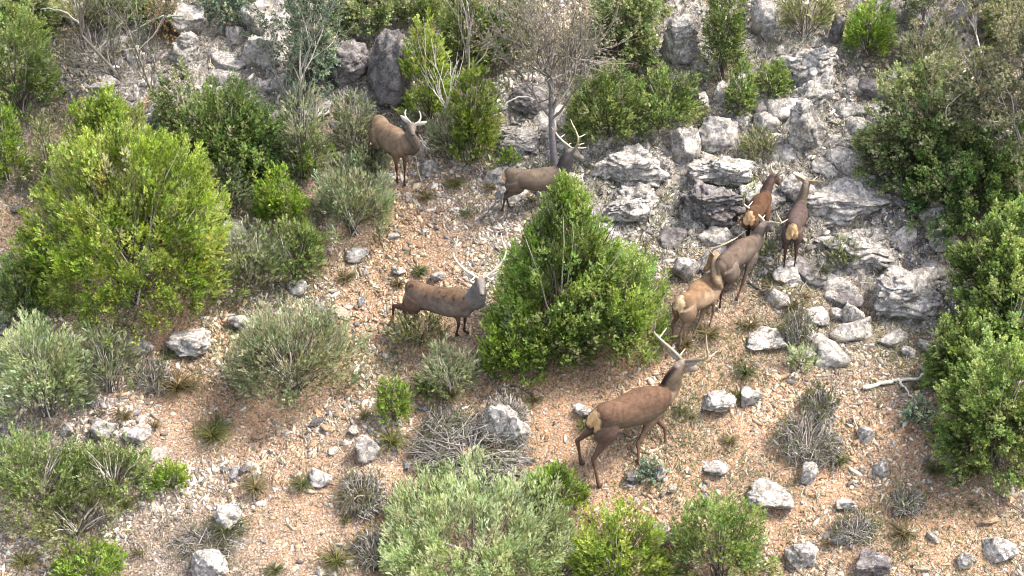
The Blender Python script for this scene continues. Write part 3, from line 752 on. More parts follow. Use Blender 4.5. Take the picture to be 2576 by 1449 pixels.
BL = [
 # box, kind, label, opts
 ((48,325,590,828), 'juniper', 'huge bright yellow-green juniper bush filling the left of the slope', dict(shape='dome', dead=8, dens=1.1, lump=.16, dr=.8, cat='juniper', name='juniper_bush')),
 ((150,246,420,620), 'juniper', 'tall bright crest of juniper rising behind the huge bright one', dict(shape='egg', dead=5, dens=1.05, cat='juniper', name='juniper_bush')),
 ((-10,640,135,815), 'green', 'green bush tucked under the lower left side of the huge bright juniper', {}),
 ((-70,30,140,315), 'green', 'dark green bush at the upper left edge', dict(shape='dome')),
 ((-60,262,66,475), 'vivid', 'bright green bush cut by the left edge beside the huge juniper', dict(shape='egg')),
 ((-40,-50,140,95), 'oak', 'olive oak scrub in the top left corner', dict(dead=10)),
 ((110,-50,300,85), 'olive', 'tangled grey-olive scrub along the top edge at left', dict(dead=14, dens=.7)),
 ((250,-50,400,62), 'deep', 'deep green bush at the top edge left of the rust-coloured one', {}),
 ((380,-30,446,112), 'rust', 'rust-coloured dry leafed bush at the top left', dict(dens=.8)),
 ((395,180,560,365), 'oak', 'dull green bush right of the thin trunk at upper left', dict(dens=.8, dead=8)),
 ((440,205,700,480), 'green', 'large green bush behind and above the huge bright juniper', dict(shape='egg', dead=8)),
 ((560,270,725,475), 'deep', 'dark bush between the large green bush and the bright small one', dict(dead=8)),
 ((690,220,830,470), 'grey', 'grey thin-leafed bush left of the first stag', dict(dead=12, dens=.8)),
 ((750,340,840,450), 'vivid', 'small vivid green bush in front of the grey thin-leafed one', {}),
 ((728,-40,840,250), 'blue', 'tall blue-grey tree-like bush at the top, right of the great pale dome', dict(shape='column', dens=.8, dead=8)),
 ((820,-50,1030,95), 'oak', 'olive green bush at the top edge above the violet rock dome', {}),
 ((840,230,940,400), 'grey', 'grey twiggy bush directly behind the first stag\'s rump', dict(dead=10, dens=.8)),
 ((880,360,985,450), 'grey', 'low grey bush under the first stag\'s belly', dict(dead=8, dens=.7)),
 ((500,-50,620,60), 'blue', 'grey-green bush on the top edge left of the great pale dome', dict(dens=.7)),
 ((638,422,768,586), 'vivid', 'small round vivid green bush right of the huge juniper', dict(shape='egg')),
 ((775,402,1002,622), 'grey', 'grey-green lavender bush below the first stag', dict(dens=1.1, dead=10)),
 ((490,400,625,560), 'grey', 'grey-green growth at the right shoulder of the huge juniper', dict(dead=10)),
 ((540,560,715,745), 'grey', 'grey-green bush right of the huge juniper, above the earth path', dict(dead=6)),
 ((665,560,812,712), 'green', 'brighter green bush at the top of the earth path', dict()),
 ((565,760,900,1035), 'grey', 'large rounded grey rosemary bush in the middle left', dict(dens=1.1, dead=16)),
 ((-20,790,235,1085), 'silver', 'pale green spreading bush at the lower left below the huge juniper', dict(dead=10, size=1.1)),
 ((190,820,350,1010), 'grey', 'grey twiggy bush right of the pale green spreading one', dict(dead=14, dens=.8)),
 ((-40,1090,225,1325), 'green', 'low green scrub at the left edge of the lower slope', dict(dead=10, dens=.65, emb=.6)),
 ((180,1100,385,1290), 'green', 'low sprawling green scrub right of the left edge scrub', dict(dead=12, dens=.6, emb=.6)),
 ((385,1165,470,1242), 'vivid', 'tiny bright green shrub right of the low sprawling scrub', {}),
 ((70,1230,310,1400), 'olive', 'dry olive undergrowth below the sprawling scrub', dict(dead=12, dens=.5, emb=.5)),
 ((150,1375,310,1470), 'vivid', 'bright green low bush cut by the bottom edge at left', {}),
 ((1222,440,1622,930), 'juniper2', 'great cone-shaped green juniper in the middle of the picture', dict(shape='cone', dead=4, dens=1.15, lump=.24, dr=.8, cat='juniper', name='juniper_bush')),
 ((1215,772,1375,965), 'vivid', 'bright green lower lobe bush at the left foot of the cone-shaped juniper', dict()),
 ((1440,610,1685,925), 'juniper2', 'green shoulder bush sloping down the right side of the cone-shaped juniper', dict(dens=1.1, shape='egg', lump=.3)),
 ((1330,800,1500,935), 'green', 'low green bush at the front foot of the cone-shaped juniper', dict(dens=1.0)),
 ((948,952,1032,1074), 'vivid', 'small upright bright green bush below the middle stag', dict(shape='column')),
 ((1050,930,1105,1010), 'green', 'little green sprig bush beside the small upright one', dict(shape='column')),
 ((1055,860,1205,1015), 'grey', 'grey lavender tuft under the middle stag\'s forelegs', dict(dead=14, dens=.8)),
 ((975,785,1130,885), 'olive', 'olive-grey low shrub around the middle stag\'s hind feet', dict(dead=10, dens=.8)),
 ((925,1205,1480,1500), 'silver', 'wide silver-green bush at the bottom centre', dict(dens=1.3, dead=3, size=.9, gapt=-.9)),
 ((1330,1175,1480,1290), 'vivid', 'yellow-green top growth above the wide silver bush', {}),
 ((1440,1272,1672,1510), 'juniper', 'yellow-green bush at the right of the wide silver bush', dict(dens=1.0)),
 ((1688,1262,1940,1495), 'green', 'round green bush with pale tips at the bottom right of centre', dict(dens=1.1)),
 ((2400,520,2650,830), 'green2', 'tall bright green bush on the right edge, upper one', dict(dens=1.1, shape='egg')),
 ((2340,790,2500,1010), 'green2', 'green bush beside the large blue-grey boulder on the right', dict(dens=1.0)),
 ((2368,860,2650,1225), 'green2', 'big dense green bush on the right edge, lowest one', dict(dens=1.1)),
 ((2440,690,2640,930), 'green2', 'green bush on the right edge joining the tall upper one and the lowest one', dict(dens=1.0)),
 ((2178,150,2440,490), 'oak', 'big round olive-green oak scrub at upper right', dict(dens=1.1, dead=6)),
 ((2290,330,2620,570), 'deep', 'dark green scrub between the round olive scrub and the right edge', dict(dens=1.1)),
 ((2130,15,2250,152), 'vivid', 'glowing dark-green bush at the top right', dict(size=.9)),
 ((2250,60,2420,200), 'grey', 'pale grey-green scrub right of the glowing bush', dict(dens=.7, dead=8)),
 ((2480,-40,2620,120), 'oak', 'olive scrub in the top right corner', dict(dens=.8)),
 ((1018,50,1135,330), 'juniper', 'tall yellow-green column bush right of the violet rock dome', dict(shape='column', dens=1.0, dead=6)),
 ((1100,-60,1230,200), 'green', 'tall green column bush at the top centre', dict(shape='column')),
 ((1130,180,1255,430), 'juniper', 'yellow-green column bush left of the dark overhanging rock', dict(shape='column', dead=6)),
 ((1205,-60,1330,170), 'deep', 'deepest green tree at the top edge left of the bare oak', dict(shape='column')),
 ((1000,-60,1120,70), 'green', 'green bush on the top edge above the yellow-green columns', {}),
 ((1070,280,1180,410), 'grey', 'pale grey bush in front of the yellow-green columns, right of the first stag\'s head', dict(dens=.8, dead=14)),
 ((1430,170,1620,385), 'green', 'bright mid-green bush right of the bare oak trunk', dict(shape='egg')),
 ((1580,185,1765,345), 'green', 'green bush joined to the right of the mid-green one under the pale rock face', {}),
 ((1490,-60,1650,190), 'oak', 'olive bush behind the bare oak at the top', {}),
 ((1772,-60,1868,225), 'green', 'tall dull green bush between the pale rock face and the white craggy boulder', dict(shape='column', dens=.9)),
 ((1600,-80,1690,40), 'oak', 'small olive bush above the tall pale rock face', {}),
 ((1950,-50,2110,130), 'olive', 'grey-olive bush right of the white craggy boulder at the top', dict(dens=.9)),
 ((1830,170,1900,300), 'green', 'small green bush behind the central rock pile', dict(dens=.8)),
 ((1900,160,1985,250), 'green', 'sparse green shrub left of the long rubble outcrop', dict(dens=.7)),
 ((1862,325,1945,410), 'olive', 'olive-brown bush right of the central rock pile', dict(dens=.8)),
 ((1806,452,1900,500), 'vivid', 'little vivid green patch left of the dark stag', {}),
 ((1984,872,2048,940), 'silver', 'small bright feathery shrub below the flat rock on the right slope', {}),
 ((2280,1000,2345,1075), 'blue', 'small blue-grey shrub left of the big dense bush', dict(dens=.9)),
 ((1612,1160,1665,1210), 'blue', 'tiny blue-green cushion plant below the climbing stag', {}),
 ((1260,380,1305,425), 'vivid', 'tiny vivid green plant behind the stag at the bare oak', {}),
 ((60,560,61,561), None, None, {}),
 ((1905,600,1945,660), 'grey', 'grey brush clump right of the dark-necked stag\'s chest', dict(dens=.6, emb=.4)),
 ((2080,600,2160,680), 'grey', 'low grey shrub on the limestone pavement', dict(dens=.7)),
 ((85,300,150,500), 'olive', 'sparse olive shrub in the gap left of the huge juniper', dict(dens=.6, dead=8)),
]
KD['juniper2'] = ('plume', .17, [(.130,.182,.028), (.088,.134,.020), (.190,.228,.085)], .04, .85)
KD['green2'] = ('leafy', .14, [(.100,.140,.030), (.064,.096,.020), (.160,.192,.072)], .02, .5)
for k, (bx, kd, lb, op) in enumerate(BL):
    if lb is None: continue
    bush(bx, kd, lb, 500 + k * 13, **op)

# ------------------------------------------------------------------ dry grey brush (bare twigs only)
def brush(box, label, seed, n=260, col=(.24, .215, .19), emb=.45, sprout=0, cat='dry brush', name='dry_brush', up=.5, rad=.0072, group=None):
    r = np.random.default_rng(seed)
    c0, a, b, c = fit_box(*box, .85, emb)
    base = np.array([c0[0], c0[1], Hb(c0[0], c0[1])])
    ph = r.uniform(0, 2 * np.pi, n)
    q = r.uniform(0, .6, n) ** .7
    s0 = np.stack([base[0] + a * q * np.cos(ph), base[1] + b * q * np.sin(ph), 0 * ph], -1)
    s0[:, 2] = Hb(s0[:, 0], s0[:, 1])
    z = r.uniform(.1, 1, n)
    rr = np.sqrt(1 - z * z * .8)
    ph2 = ph + r.normal(size=n) * .7
    e = np.stack([base[0] + a * rr * np.cos(ph2), base[1] + b * rr * np.sin(ph2), 0 * ph], -1)
    e[:, 2] = Hb(e[:, 0], e[:, 1]) + .04 + (c * (1 + emb)) * z * r.uniform(.5, 1, n)
    t = np.linspace(0, 1, 7)[None, :, None]
    m = (s0 + e) / 2 + r.normal(size=(n, 3)) * .12 * a + np.array([0, 0, up * c])
    P = s0[:, None] * (1 - t) ** 2 + 2 * m[:, None] * t * (1 - t) + e[:, None] * t * t
    P = P + np.cumsum(r.normal(size=(n, 7, 3)) * .012, axis=1)
    Rd = np.linspace(1.3, .55, 7)[None] * rad * r.uniform(.7, 1.5, (n, 1))
    V, Q = tubes(P, Rd, 3)
    C = np.repeat(np.array(col)[None] * r.uniform(.45, 1.7, (n, 1)), 21, axis=0)
    root = empty(name, base)
    tag(root, label, cat, group)
    mesh('twigs', V, Q, M_WOOD, loc=base, parent=root, col=C)
    if sprout:
        k = sprout
        i = r.integers(0, n, k)
        jn = r.integers(3, 7, k)
        Pp = P[i, jn]
        Vv, Qq, Cc = foliage(Pp, nrm(r.normal(size=(k, 3)) * .5 + [0, 0, 1]), np.full(k, .13), np.array([(.12, .13, .06)]) * r.uniform(.6, 1.5, (k, 1)), 'thin', r)
        mesh('leaves', Vv, Qq, M_LEAF, loc=base, parent=root, col=Cc)
    return root
BR = [
 ((1010,1085,1345,1205), 'wide tangle of dead grey brush in the lower middle', 900, 500),
 ((1195,1005,1345,1130), 'dead grey twigs draped over the round boulder', 420, 60),
 ((1060,1030,1180,1110), 'wispy grey twigs left of the overgrown round boulder', 240, 120),
 ((840,1195,985,1300), 'dark grey brush heap with a few bleached twigs, lower left of centre', 380, 160),
 ((1935,1050,2130,1170), 'dry grey brush on the right slope below the two white boulders', 420, 260),
 ((2010,980,2110,1060), 'olive-brown dry brush on the right slope', 240, 200),
 ((420,1330,640,1400), 'low dead brush around the white angular boulder', 240, 140),
 ((880,1340,1010,1430), 'brown dead brush left of the wide silver bush', 260, 160),
 ((330,900,440,1000), 'thin grey brush at the edge of the red earth patch', 200, 120),
 ((1960,770,2050,900), 'tawny dry brush above the small bright feathery shrub', 240, 200),
 ((2230,1230,2330,1300), 'grey dry brush patch on the right slope', 160, 90),
 ((2090,1300,2210,1370), 'dark low brush near the bottom right', 200, 120),
 ((700,260,800,420), 'bare grey branches in front of the thin-leafed bush', 160, 60),
 ((150,60,330,200), 'bare tangled branches at the top left', 220, 100),
 ((2130,560,2200,640), 'small dead brush on the limestone pavement', 120, 50),
]
for k, (bx, lb, n, spn) in enumerate(BR):
    brush(bx, lb, 3000 + k, n=int(n * .75), sprout=spn)

# ------------------------------------------------------------------ grass tussocks
def tussock(px, py, w, label, seed, group=None, col=(.19, .17, .07), n=None, tall=1.0):
    r = np.random.default_rng(seed)
    b = gpo(px, py)
    s = F / depth(b)
    rad = w / 2 / s
    n = n or int(70 + 260 * rad)
    ph = r.uniform(0, 2 * np.pi, n)
    L = rad * r.uniform(.6, 1.35, n) * 1.1
    inc = r.uniform(.1, 1.15, n)
    t = np.linspace(0, 1, 5)
    P = np.zeros((n, 5, 3))
    for k, tt in enumerate(t):
        an = inc + tt * .75
        hx = L * tt * np.sin(an) * 1.0
        hz = L * tt * np.cos(an * .9) * 1.1 * tall
        P[:, k, 0] = b[0] + hx * np.cos(ph) + .02 * np.cos(ph * 7)
        P[:, k, 1] = b[1] + hx * np.sin(ph)
        P[:, k, 2] = np.maximum(Hb(P[:, k, 0], P[:, k, 1]) + .01, b[2] + hz)
    Rd = np.linspace(1, .35, 5)[None] * .0085 * r.uniform(.7, 1.3, (n, 1))
    V, Q = tubes(P, Rd, 3)
    c1 = np.array(col)
    c2 = np.array([.34, .30, .19])
    mx = r.uniform(0, 1, (n, 1))
    outer = np.clip((inc - .5) / .6, 0, 1)[:, None]
    C = c1 * (1 - outer * mx) + c2 * outer * mx
    C = np.repeat(C * r.uniform(.6, 1.35, (n, 1)), 15, axis=0)
    o = mesh('grass_tuft', V, Q, M_LEAF, loc=b, col=C)
    tag(o, label, 'grass tuft', group)
    return o
TS = [
 (535,1105,95,'yellow-green grass tuft standing on red earth in the lower left'), (640,1235,85,'straw-tipped grass tuft above the white angular boulder'),
 (575,1340,110,'drooping dry grass tuft just below the white angular boulder'), (445,985,120,'wide dry grass tuft at the lower edge of the red earth patch'),
 (985,1120,90,'dry grass tuft right of the white-topped upright rock'), (890,1260,110,'grass tuft beside the dark grey brush heap'),
 (550,1075,55,'small olive tuft touching the yellow-green one'), (310,1055,50,'small green grass tuft in front of the lower left bushes'),
 (845,1420,90,'dark grass tuft at the bottom edge left of centre'), (1780,850,75,'olive tuft at the tan stag\'s hind feet'),
 (1875,945,70,'brown-hearted tuft right of the climbing stag\'s antlers'), (1885,825,50,'tuft on the upper end of the flat blue-grey rock'),
 (1945,840,55,'tuft right of the flat blue-grey rock'), (1940,735,60,'dark-hearted tuft between the walking stags\' hooves'),
 (2060,690,60,'tawny tuft right of the rear-facing stag\'s hooves'), (1990,780,75,'olive tuft in the middle of the right scree'),
 (1850,1000,40,'small tuft between the two white boulders'), (1340,1010,45,'brown tuft below the cone-shaped juniper'),
 (760,1225,70,'green tuft below the grey mottled rock'), (60,1240,60,'grass tuft among the left edge scrub'),
 (310,1275,60,'grass tuft at the right of the sprawling scrub'), (1250,1130,90,'pale dry grass fringe at the right of the dead brush'),
 (1055,690,45,'tuft above the middle stag\'s back'), (870,705,45,'ochre tuft on the red earth right of the path'),
 (1145,470,55,'olive tuft between the first two stags'), (1070,500,50,'tuft on the bare ground below the first stag'),
 (2110,1165,55,'olive tuft on the right slope'), (2270,1350,70,'olive tuft low on the right slope'),
 (1470,1075,50,'dark tuft left of the climbing stag\'s hind leg'), (1835,1115,45,'tuft in the stones right of the climbing stag'),
 (690,1440,55,'brown tuft on the bottom edge'), (1000,720,40,'tuft by the middle stag\'s rump'),
 (60,1420,80,'brownish tuft in the bottom left corner'), (480,975,45,'olive heart of dry grass on the red earth'),
 (2350,1190,60,'wispy tuft below the dark spotted boulder'), (1660,500,45,'tuft on the broad pale slab'),
 (2440,1180,70,'pale grass at the foot of the big dense bush'), (1130,1000,80,'dry grass at the right of the little sprig bush'),
 (420,905,50,'tuft below the pale notched boulder'), (1720,875,60,'olive tuft behind the climbing stag\'s antlers'),
]
for k, (px, py, wd, lb) in enumerate(TS):
    cc = [(.17, .17, .05), (.22, .18, .08), (.13, .14, .05), (.16, .12, .05)][k % 4]
    tussock(px, py, wd, lb, 4000 + k, col=cc)
rg = np.random.default_rng(77)

# ------------------------------------------------------------------ bare oak and other trees
def grow(p, d, L, r0, depth_, rr, out, lift=.12, spread=.55, kids=(3, 5), wob=.14, minr=.004):
    M = 6
    pts = [np.array(p)]
    dd = np.array(d, float)
    for i in range(M - 1):
        dd = nrm(dd + rr.normal(size=3) * wob + np.array([0, 0, lift]) * .4)
        pts.append(pts[-1] + dd * L / (M - 1))
    pts = np.array(pts)
    out.append((pts, np.linspace(r0, max(r0 * .5, minr), M), depth_))
    if depth_ <= 0: return
    n = rr.integers(*kids)
    for k in range(n):
        i = rr.integers(2, M)
        nd = nrm(dd + rr.normal(size=3) * spread + np.array([0, 0, lift]))
        grow(pts[i], nd, L * rr.uniform(.55, .85), max(r0 * .55, minr), depth_ - 1, rr, out, lift, spread, kids, wob, minr)

def paths_mesh(name, lst, parent, base, col, n=5, rr=None):
    V, Q = tubes(np.array([l[0] for l in lst]), np.array([l[1] for l in lst]), n)
    c = np.repeat(np.array(col)[None] * rr.uniform(.6, 1.35, (len(lst), 1)), 6 * n, axis=0)
    return mesh(name, V, Q, M_WOOD, loc=base, parent=parent, col=c)

def oak():
    rr = np.random.default_rng(12)
    b = gpo(1398, 425)
    s = F / depth(b)
    def at(px, py, dy=0.0):
        d = ray(px, py); t = (b[1] + dy) / d[1]
        return CAM + d * t
    root = empty('bare_oak_tree', b)
    tag(root, 'leafless oak with a leaning grey trunk and a fan of fine twigs, top centre', 'tree')
    tr = catmull([b - [0, 0, .1], at(1392, 385), at(1386, 300, .05), at(1388, 200, .1), at(1396, 140, .15)], 5)[:18]
    tp = np.array([tr[:6], tr[5:11], tr[10:16]])
    trr = np.array([np.linspace(.09, .068, 6), np.linspace(.068, .055, 6), np.linspace(.055, .045, 6)])
    V, Q = tubes(tp, trr, 8)
    tk = mesh('trunk', V, Q, M_WOOD, loc=b, parent=root, col=np.full((len(V), 3), (.15, .135, .135)), smooth=True)
    top = tr[15]
    lst = []
    for tgt in [(1290, 175), (1240, 140), (1270, 90), (1330, 60), (1370, 20), (1410, -10), (1450, 20), (1500, 40), (1540, 90), (1580, 60), (1560, 140), (1500, 150), (1340, 110), (1460, 90)]:
        e = at(*tgt, rr.uniform(-1.2, 1.4))
        st = tr[rr.integers(10, 16)]
        d = e - st
        grow(st, nrm(d + [0, 0, .1]), np.linalg.norm(d) * .62, .03, 3, rr, lst, lift=.1, spread=.42, kids=(3, 6), wob=.12)
    big = [l for l in lst if l[2] == 3]
    fine = [l for l in lst if l[2] < 3]
    paths_mesh('limbs', big, root, b, (.16, .14, .125), 5, rr)
    cr = paths_mesh('crown', fine, root, b, (.19, .165, .14), 3, rr)
    # a few withered leaves still hanging
    ends = np.array([l[0][-1] for l in fine if l[2] <= 1])
    k = rr.integers(0, len(ends), 1700)
    Vv, Qq, Cc = foliage(ends[k] + rr.normal(size=(1700, 3)) * .05, rr.normal(size=(1700, 3)), np.full(1700, .07), np.array([(.27, .23, .16)]) * rr.uniform(.6, 1.4, (1700, 1)), 'leafy', rr)
    lf = mesh('withered_leaves', Vv, Qq, M_LEAF, loc=b, parent=root, col=Cc)
oak()

def small_tree(px, py, h_px, lean, label, seed, spread=.5, r0=.05, col=(.3, .27, .24), leaves=0, lcol=(.2, .17, .1), depth_=3, name='bare_tree', L=.45, kids=(2, 5), aim=None):
    rr = np.random.default_rng(seed)
    b = gpo(px, py)
    s = F / depth(b)
    H = h_px / s / math.cos(PT)
    root = empty(name, b)
    tag(root, label, 'tree')
    tr = np.array([b + np.array([lean * H * (t ** 1.3), .05 * math.sin(t * 5), H * .62 * t]) for t in np.linspace(-.03, 1, 6)])
    V, Q = tubes(tr[None], np.linspace(r0, r0 * .55, 6)[None], 7)
    mesh('trunk', V, Q, M_WOOD, loc=b, parent=root, col=np.full((len(V), 3), col), smooth=True)
    lst = []
    for k in range(8):
        i = rr.integers(2, 6)
        d = nrm(np.array([lean * .6, 0, .8]) + rr.normal(size=3) * spread)
        grow(tr[i], d, H * L, r0 * .5, depth_ - 1, rr, lst, spread=spread * .9, kids=kids)
    paths_mesh('crown', lst, root, b, col, 3, rr)
    if leaves:
        ends = np.array([l[0][rr.integers(2, 6)] for l in lst if l[2] <= 1])
        k = rr.integers(0, len(ends), leaves)
        Vv, Qq, Cc = foliage(ends[k] + rr.normal(size=(leaves, 3)) * .06, rr.normal(size=(leaves, 3)) + [0, 0, .5], np.full(leaves, .10), np.array([lcol]) * rr.uniform(.6, 1.4, (leaves, 1)), 'leafy', rr)
        mesh('leaves', Vv, Qq, M_LEAF, loc=b, parent=root, col=Cc)
small_tree(2470, 430, 330, .12, 'grey-brown half bare tree filling the upper right edge', 31, r0=.09, leaves=6500, lcol=(.24, .22, .14), depth_=4, spread=.6)
small_tree(2560, 480, 300, .0, 'half bare tree at the right edge, behind the dark green scrub', 37, r0=.08, leaves=4500, lcol=(.20, .20, .12), depth_=4, spread=.6)
small_tree(350, 280, 290, -.35, 'thin grey tree leaning left over the clearing at upper left', 32, r0=.045, col=(.20, .17, .14), spread=.5, leaves=600, lcol=(.12, .12, .07))
small_tree(395, 300, 260, -.1, 'second thin grey tree beside the leaning one, upper left', 38, r0=.035, col=(.20, .17, .14), spread=.4, leaves=400, lcol=(.12, .12, .07))
small_tree(1115, 385, 215, .05, 'dead white sapling in front of the column bushes', 33, r0=.028, col=(.50, .46, .40), spread=.35, depth_=2, name='dead_sapling', L=.4)
small_tree(2310, 145, 190, .0, 'thin dark trunk at the top right between the pale scrub', 34, r0=.05, col=(.12, .10, .11), spread=.4, leaves=900, lcol=(.12, .14, .07))
small_tree(2430, 110, 170, .0, 'second dark trunk at the top right near the grey streaked rock', 35, r0=.06, col=(.12, .10, .11), spread=.4, leaves=700, lcol=(.12, .14, .07))
small_tree(1180, 250, 260, .0, 'slender grey trunk between the column bushes', 36, r0=.03, col=(.33, .29, .25), spread=.3, depth_=2)
small_tree(760, 420, 330, .02, 'thin grey tree among the blue-grey foliage at upper left of centre', 39, r0=.04, col=(.26, .23, .20), spread=.45, leaves=1500, lcol=(.10, .125, .085))

# ------------------------------------------------------------------ dead branches lying about
def branch(pts, r0, label, col=(.50, .46, .40), h=.06, forks=(), cat='branch', name='dead_branch', r1=.4):
    P = [gpo(x, y, hh) for (x, y, hh) in [(p[0], p[1], p[2] if len(p) > 2 else h) for p in pts]]
    C = catmull(P, 5)
    lst = [(C, np.linspace(r0, r0 * r1, len(C)))]
    for f in forks:
        Pf = [gpo(p[0], p[1], p[2] if len(p) > 2 else h) for p in f]
        Cf = catmull(Pf, 5)
        lst.append((Cf, np.linspace(r0 * .6, r0 * .25, len(Cf))))
    Vs, Qs, o = [], [], 0
    for p, r_ in lst:
        p = p + np.random.default_rng(int(pts[0][0])).normal(size=p.shape) * r0 * .35
        V, Q = tubes(p[None], r_[None], 6)
        Vs.append(V); Qs.append(Q + o); o += len(V)
    V = np.vstack(Vs)
    b = P[0]
    ob = mesh(name, V, np.vstack(Qs), M_WOOD, loc=b, col=np.full((len(V), 3), col), smooth=True)
    tag(ob, label, cat)
branch([(2170, 975), (2225, 962), (2260, 955), (2310, 950), (2350, 930), (2362, 915)], .045, 'bleached forked branch lying at the foot of the bush on the right', col=(.52, .48, .40), forks=[[(2262, 957), (2285, 985), (2312, 1020)]])
branch([(1055, 352, .5), (1078, 375, .4), (1098, 377, .3)], .02, 'bleached stick jutting out right of the first stag\'s head', forks=[[(1052, 338, .6), (1068, 358, .5), (1080, 373, .4)]])
branch([(1262, 272, .9), (1290, 250, 1.0), (1318, 243, 1.0), (1345, 252, .95)], .022, 'pale curved branch arching over the dark overhanging rock', col=(.52, .48, .44))
branch([(1245, 512), (1225, 535), (1208, 556)], .022, 'dark dead stick on the ground behind the stag at the oak', col=(.12, .09, .08))
branch([(2145, 1045), (2155, 1075), (2165, 1100)], .018, 'short pale stick on the right slope below the grey brush', col=(.42, .34, .26))
branch([(2500, 1235), (2535, 1262), (2575, 1290)], .018, 'dark stick lying at the right edge of the slope', col=(.07, .05, .05))
branch([(640, 360, .5), (655, 400, .3), (660, 450, .1)], .022, 'bare forked stick standing among the dark bushes left of centre', forks=[[(650, 385, .4), (630, 370, .6), (615, 350, .7)]])
branch([(388, 255, .5), (396, 290, .25), (402, 318, .05)], .04, 'bleached upright stump above the huge juniper', col=(.45, .43, .43))
branch([(200, 60, .9), (160, 30, 1.0), (100, 22, 1.1)], .028, 'long bare limb in the scrub at the top left', col=(.24, .22, .19))
branch([(460, 40, .9), (400, 45, .9), (350, 70, .8), (320, 90, .7)], .03, 'mossy bare limb reaching left from the rust-coloured bush', col=(.20, .22, .16))
branch([(590, 250, .5), (630, 232, .6), (618, 262, .5), (606, 275, .4)], .02, 'little white forked twig in the green bush left of centre')
branch([(1060, 455, .1), (1050, 420, .3), (1048, 395, .45)], .014, 'thin upright twig beside the pale tilted stone', col=(.35, .33, .26))
branch([(450, 575, 2.2), (458, 545, 2.4), (470, 520, 2.5)], .016, 'bleached dead twigs on the right flank of the huge juniper', forks=[[(462, 575, 2.2), (478, 545, 2.4), (490, 525, 2.5)]])
branch([(1690, 910), (1720, 890), (1745, 880)], .012, 'thin stick on the stones above the climbing stag\'s head', col=(.42, .34, .26))

# ------------------------------------------------------------------ loose stones
def free(x, y, m=0.0):
    ok = np.ones(len(x), bool)
    for (bx, by, a, b) in BSPOTS:
        ok &= ((x - bx) / (a * .8 + m)) ** 2 + ((y - by) / (b * .8 + m)) ** 2 > 1
    return ok
def free_r(x, y, m=0.0):
    ok = np.ones(len(x), bool)
    for (bx, by, a, b) in RSPOTS:
        ok &= ((x - bx) / (a + m)) ** 2 + ((y - by) / (b + m)) ** 2 > 1
    return ok
PAL = np.array([(.55, .49, .42), (.47, .385, .28), (.47, .33, .21), (.36, .22, .13), (.28, .26, .26), (.16, .14, .14), (.42, .37, .32)])
def sample(n, r):
    px = r.uniform(-60, 2635, n); py = r.uniform(-60, 1500, n)
    fx = FW[None] * F + np.array([1., 0, 0])[None] * (px - W2)[:, None] + UP[None] * (H2 - py)[:, None]
    fx = fx / np.linalg.norm(fx, axis=1, keepdims=True)
    a = np.full(n, 20.); b = np.full(n, 90.)
    for _ in range(36):
        m = (a + b) / 2
        up = (CAM[2] + fx[:, 2] * m) - Hb(CAM[0] + fx[:, 0] * m, CAM[1] + fx[:, 1] * m) > 0
        a = np.where(up, m, a); b = np.where(up, b, m)
    return CAM[0] + fx[:, 0] * a, CAM[1] + fx[:, 1] * a
rs = np.random.default_rng(5)
# countable stones: 290 larger ones
sx, sy = sample(900, rs)
dn = fbm(np.stack([sx * .7, sy * .7, 0 * sx], -1), 3, 41)
ok = free(sx, sy, .05) & free_r(sx, sy, .05) & (dn > -.35)
sx, sy = sx[ok][:290], sy[ok][:290]
variants = []
LOOSE = []
for k in range(14):
    P, Fc = rock_shape(3, 900 + k, facets=13, rough=.24, block=.15)
    me = None
    variants.append((P, Fc))
proto = []
for k, (P, Fc) in enumerate(variants):
    col = PAL[[0, 1, 2, 0, 4, 6, 1, 6, 0, 5, 6, 1, 4, 4][k]]
    o = mesh('stone', P, Fc, M_STONE2, col=np.repeat(col[None], len(P), 0))
    proto.append(o)
CN = {0: 'white', 1: 'cream', 2: 'pinkish', 3: 'reddish', 4: 'grey', 5: 'dark grey', 6: 'pale grey'}
VC = [0, 1, 2, 0, 4, 6, 1, 6, 0, 5, 6, 1, 4, 4]
used = set()
for x, y in zip(sx, sy):
    k = int(rs.integers(0, 14))
    if k in used: o = proto[k].copy(); COL.objects.link(o)
    else: o = proto[k]; used.add(k)
    rad = float(np.clip(rs.lognormal(math.log(.085), .32), .055, .17))
    z = float(Hb(x, y))
    o.location = (x, y, z + rad * .12)
    o.scale = (rad * rs.uniform(.9, 1.7), rad * rs.uniform(.6, 1.0), rad * rs.uniform(.4, .75))
    o.rotation_euler = (rs.uniform(-.4, .4) + .42, rs.uniform(-.4, .4), rs.uniform(0, 6.28))
    tag(o, None, 'stone', 'loose ' + CN[VC[k]] + ' stones on the slope')
    LOOSE.append((o, CN[VC[k]] + ' stone', x, y))
for k, p in enumerate(proto):
    if k not in used: bpy.data.objects.remove(p)

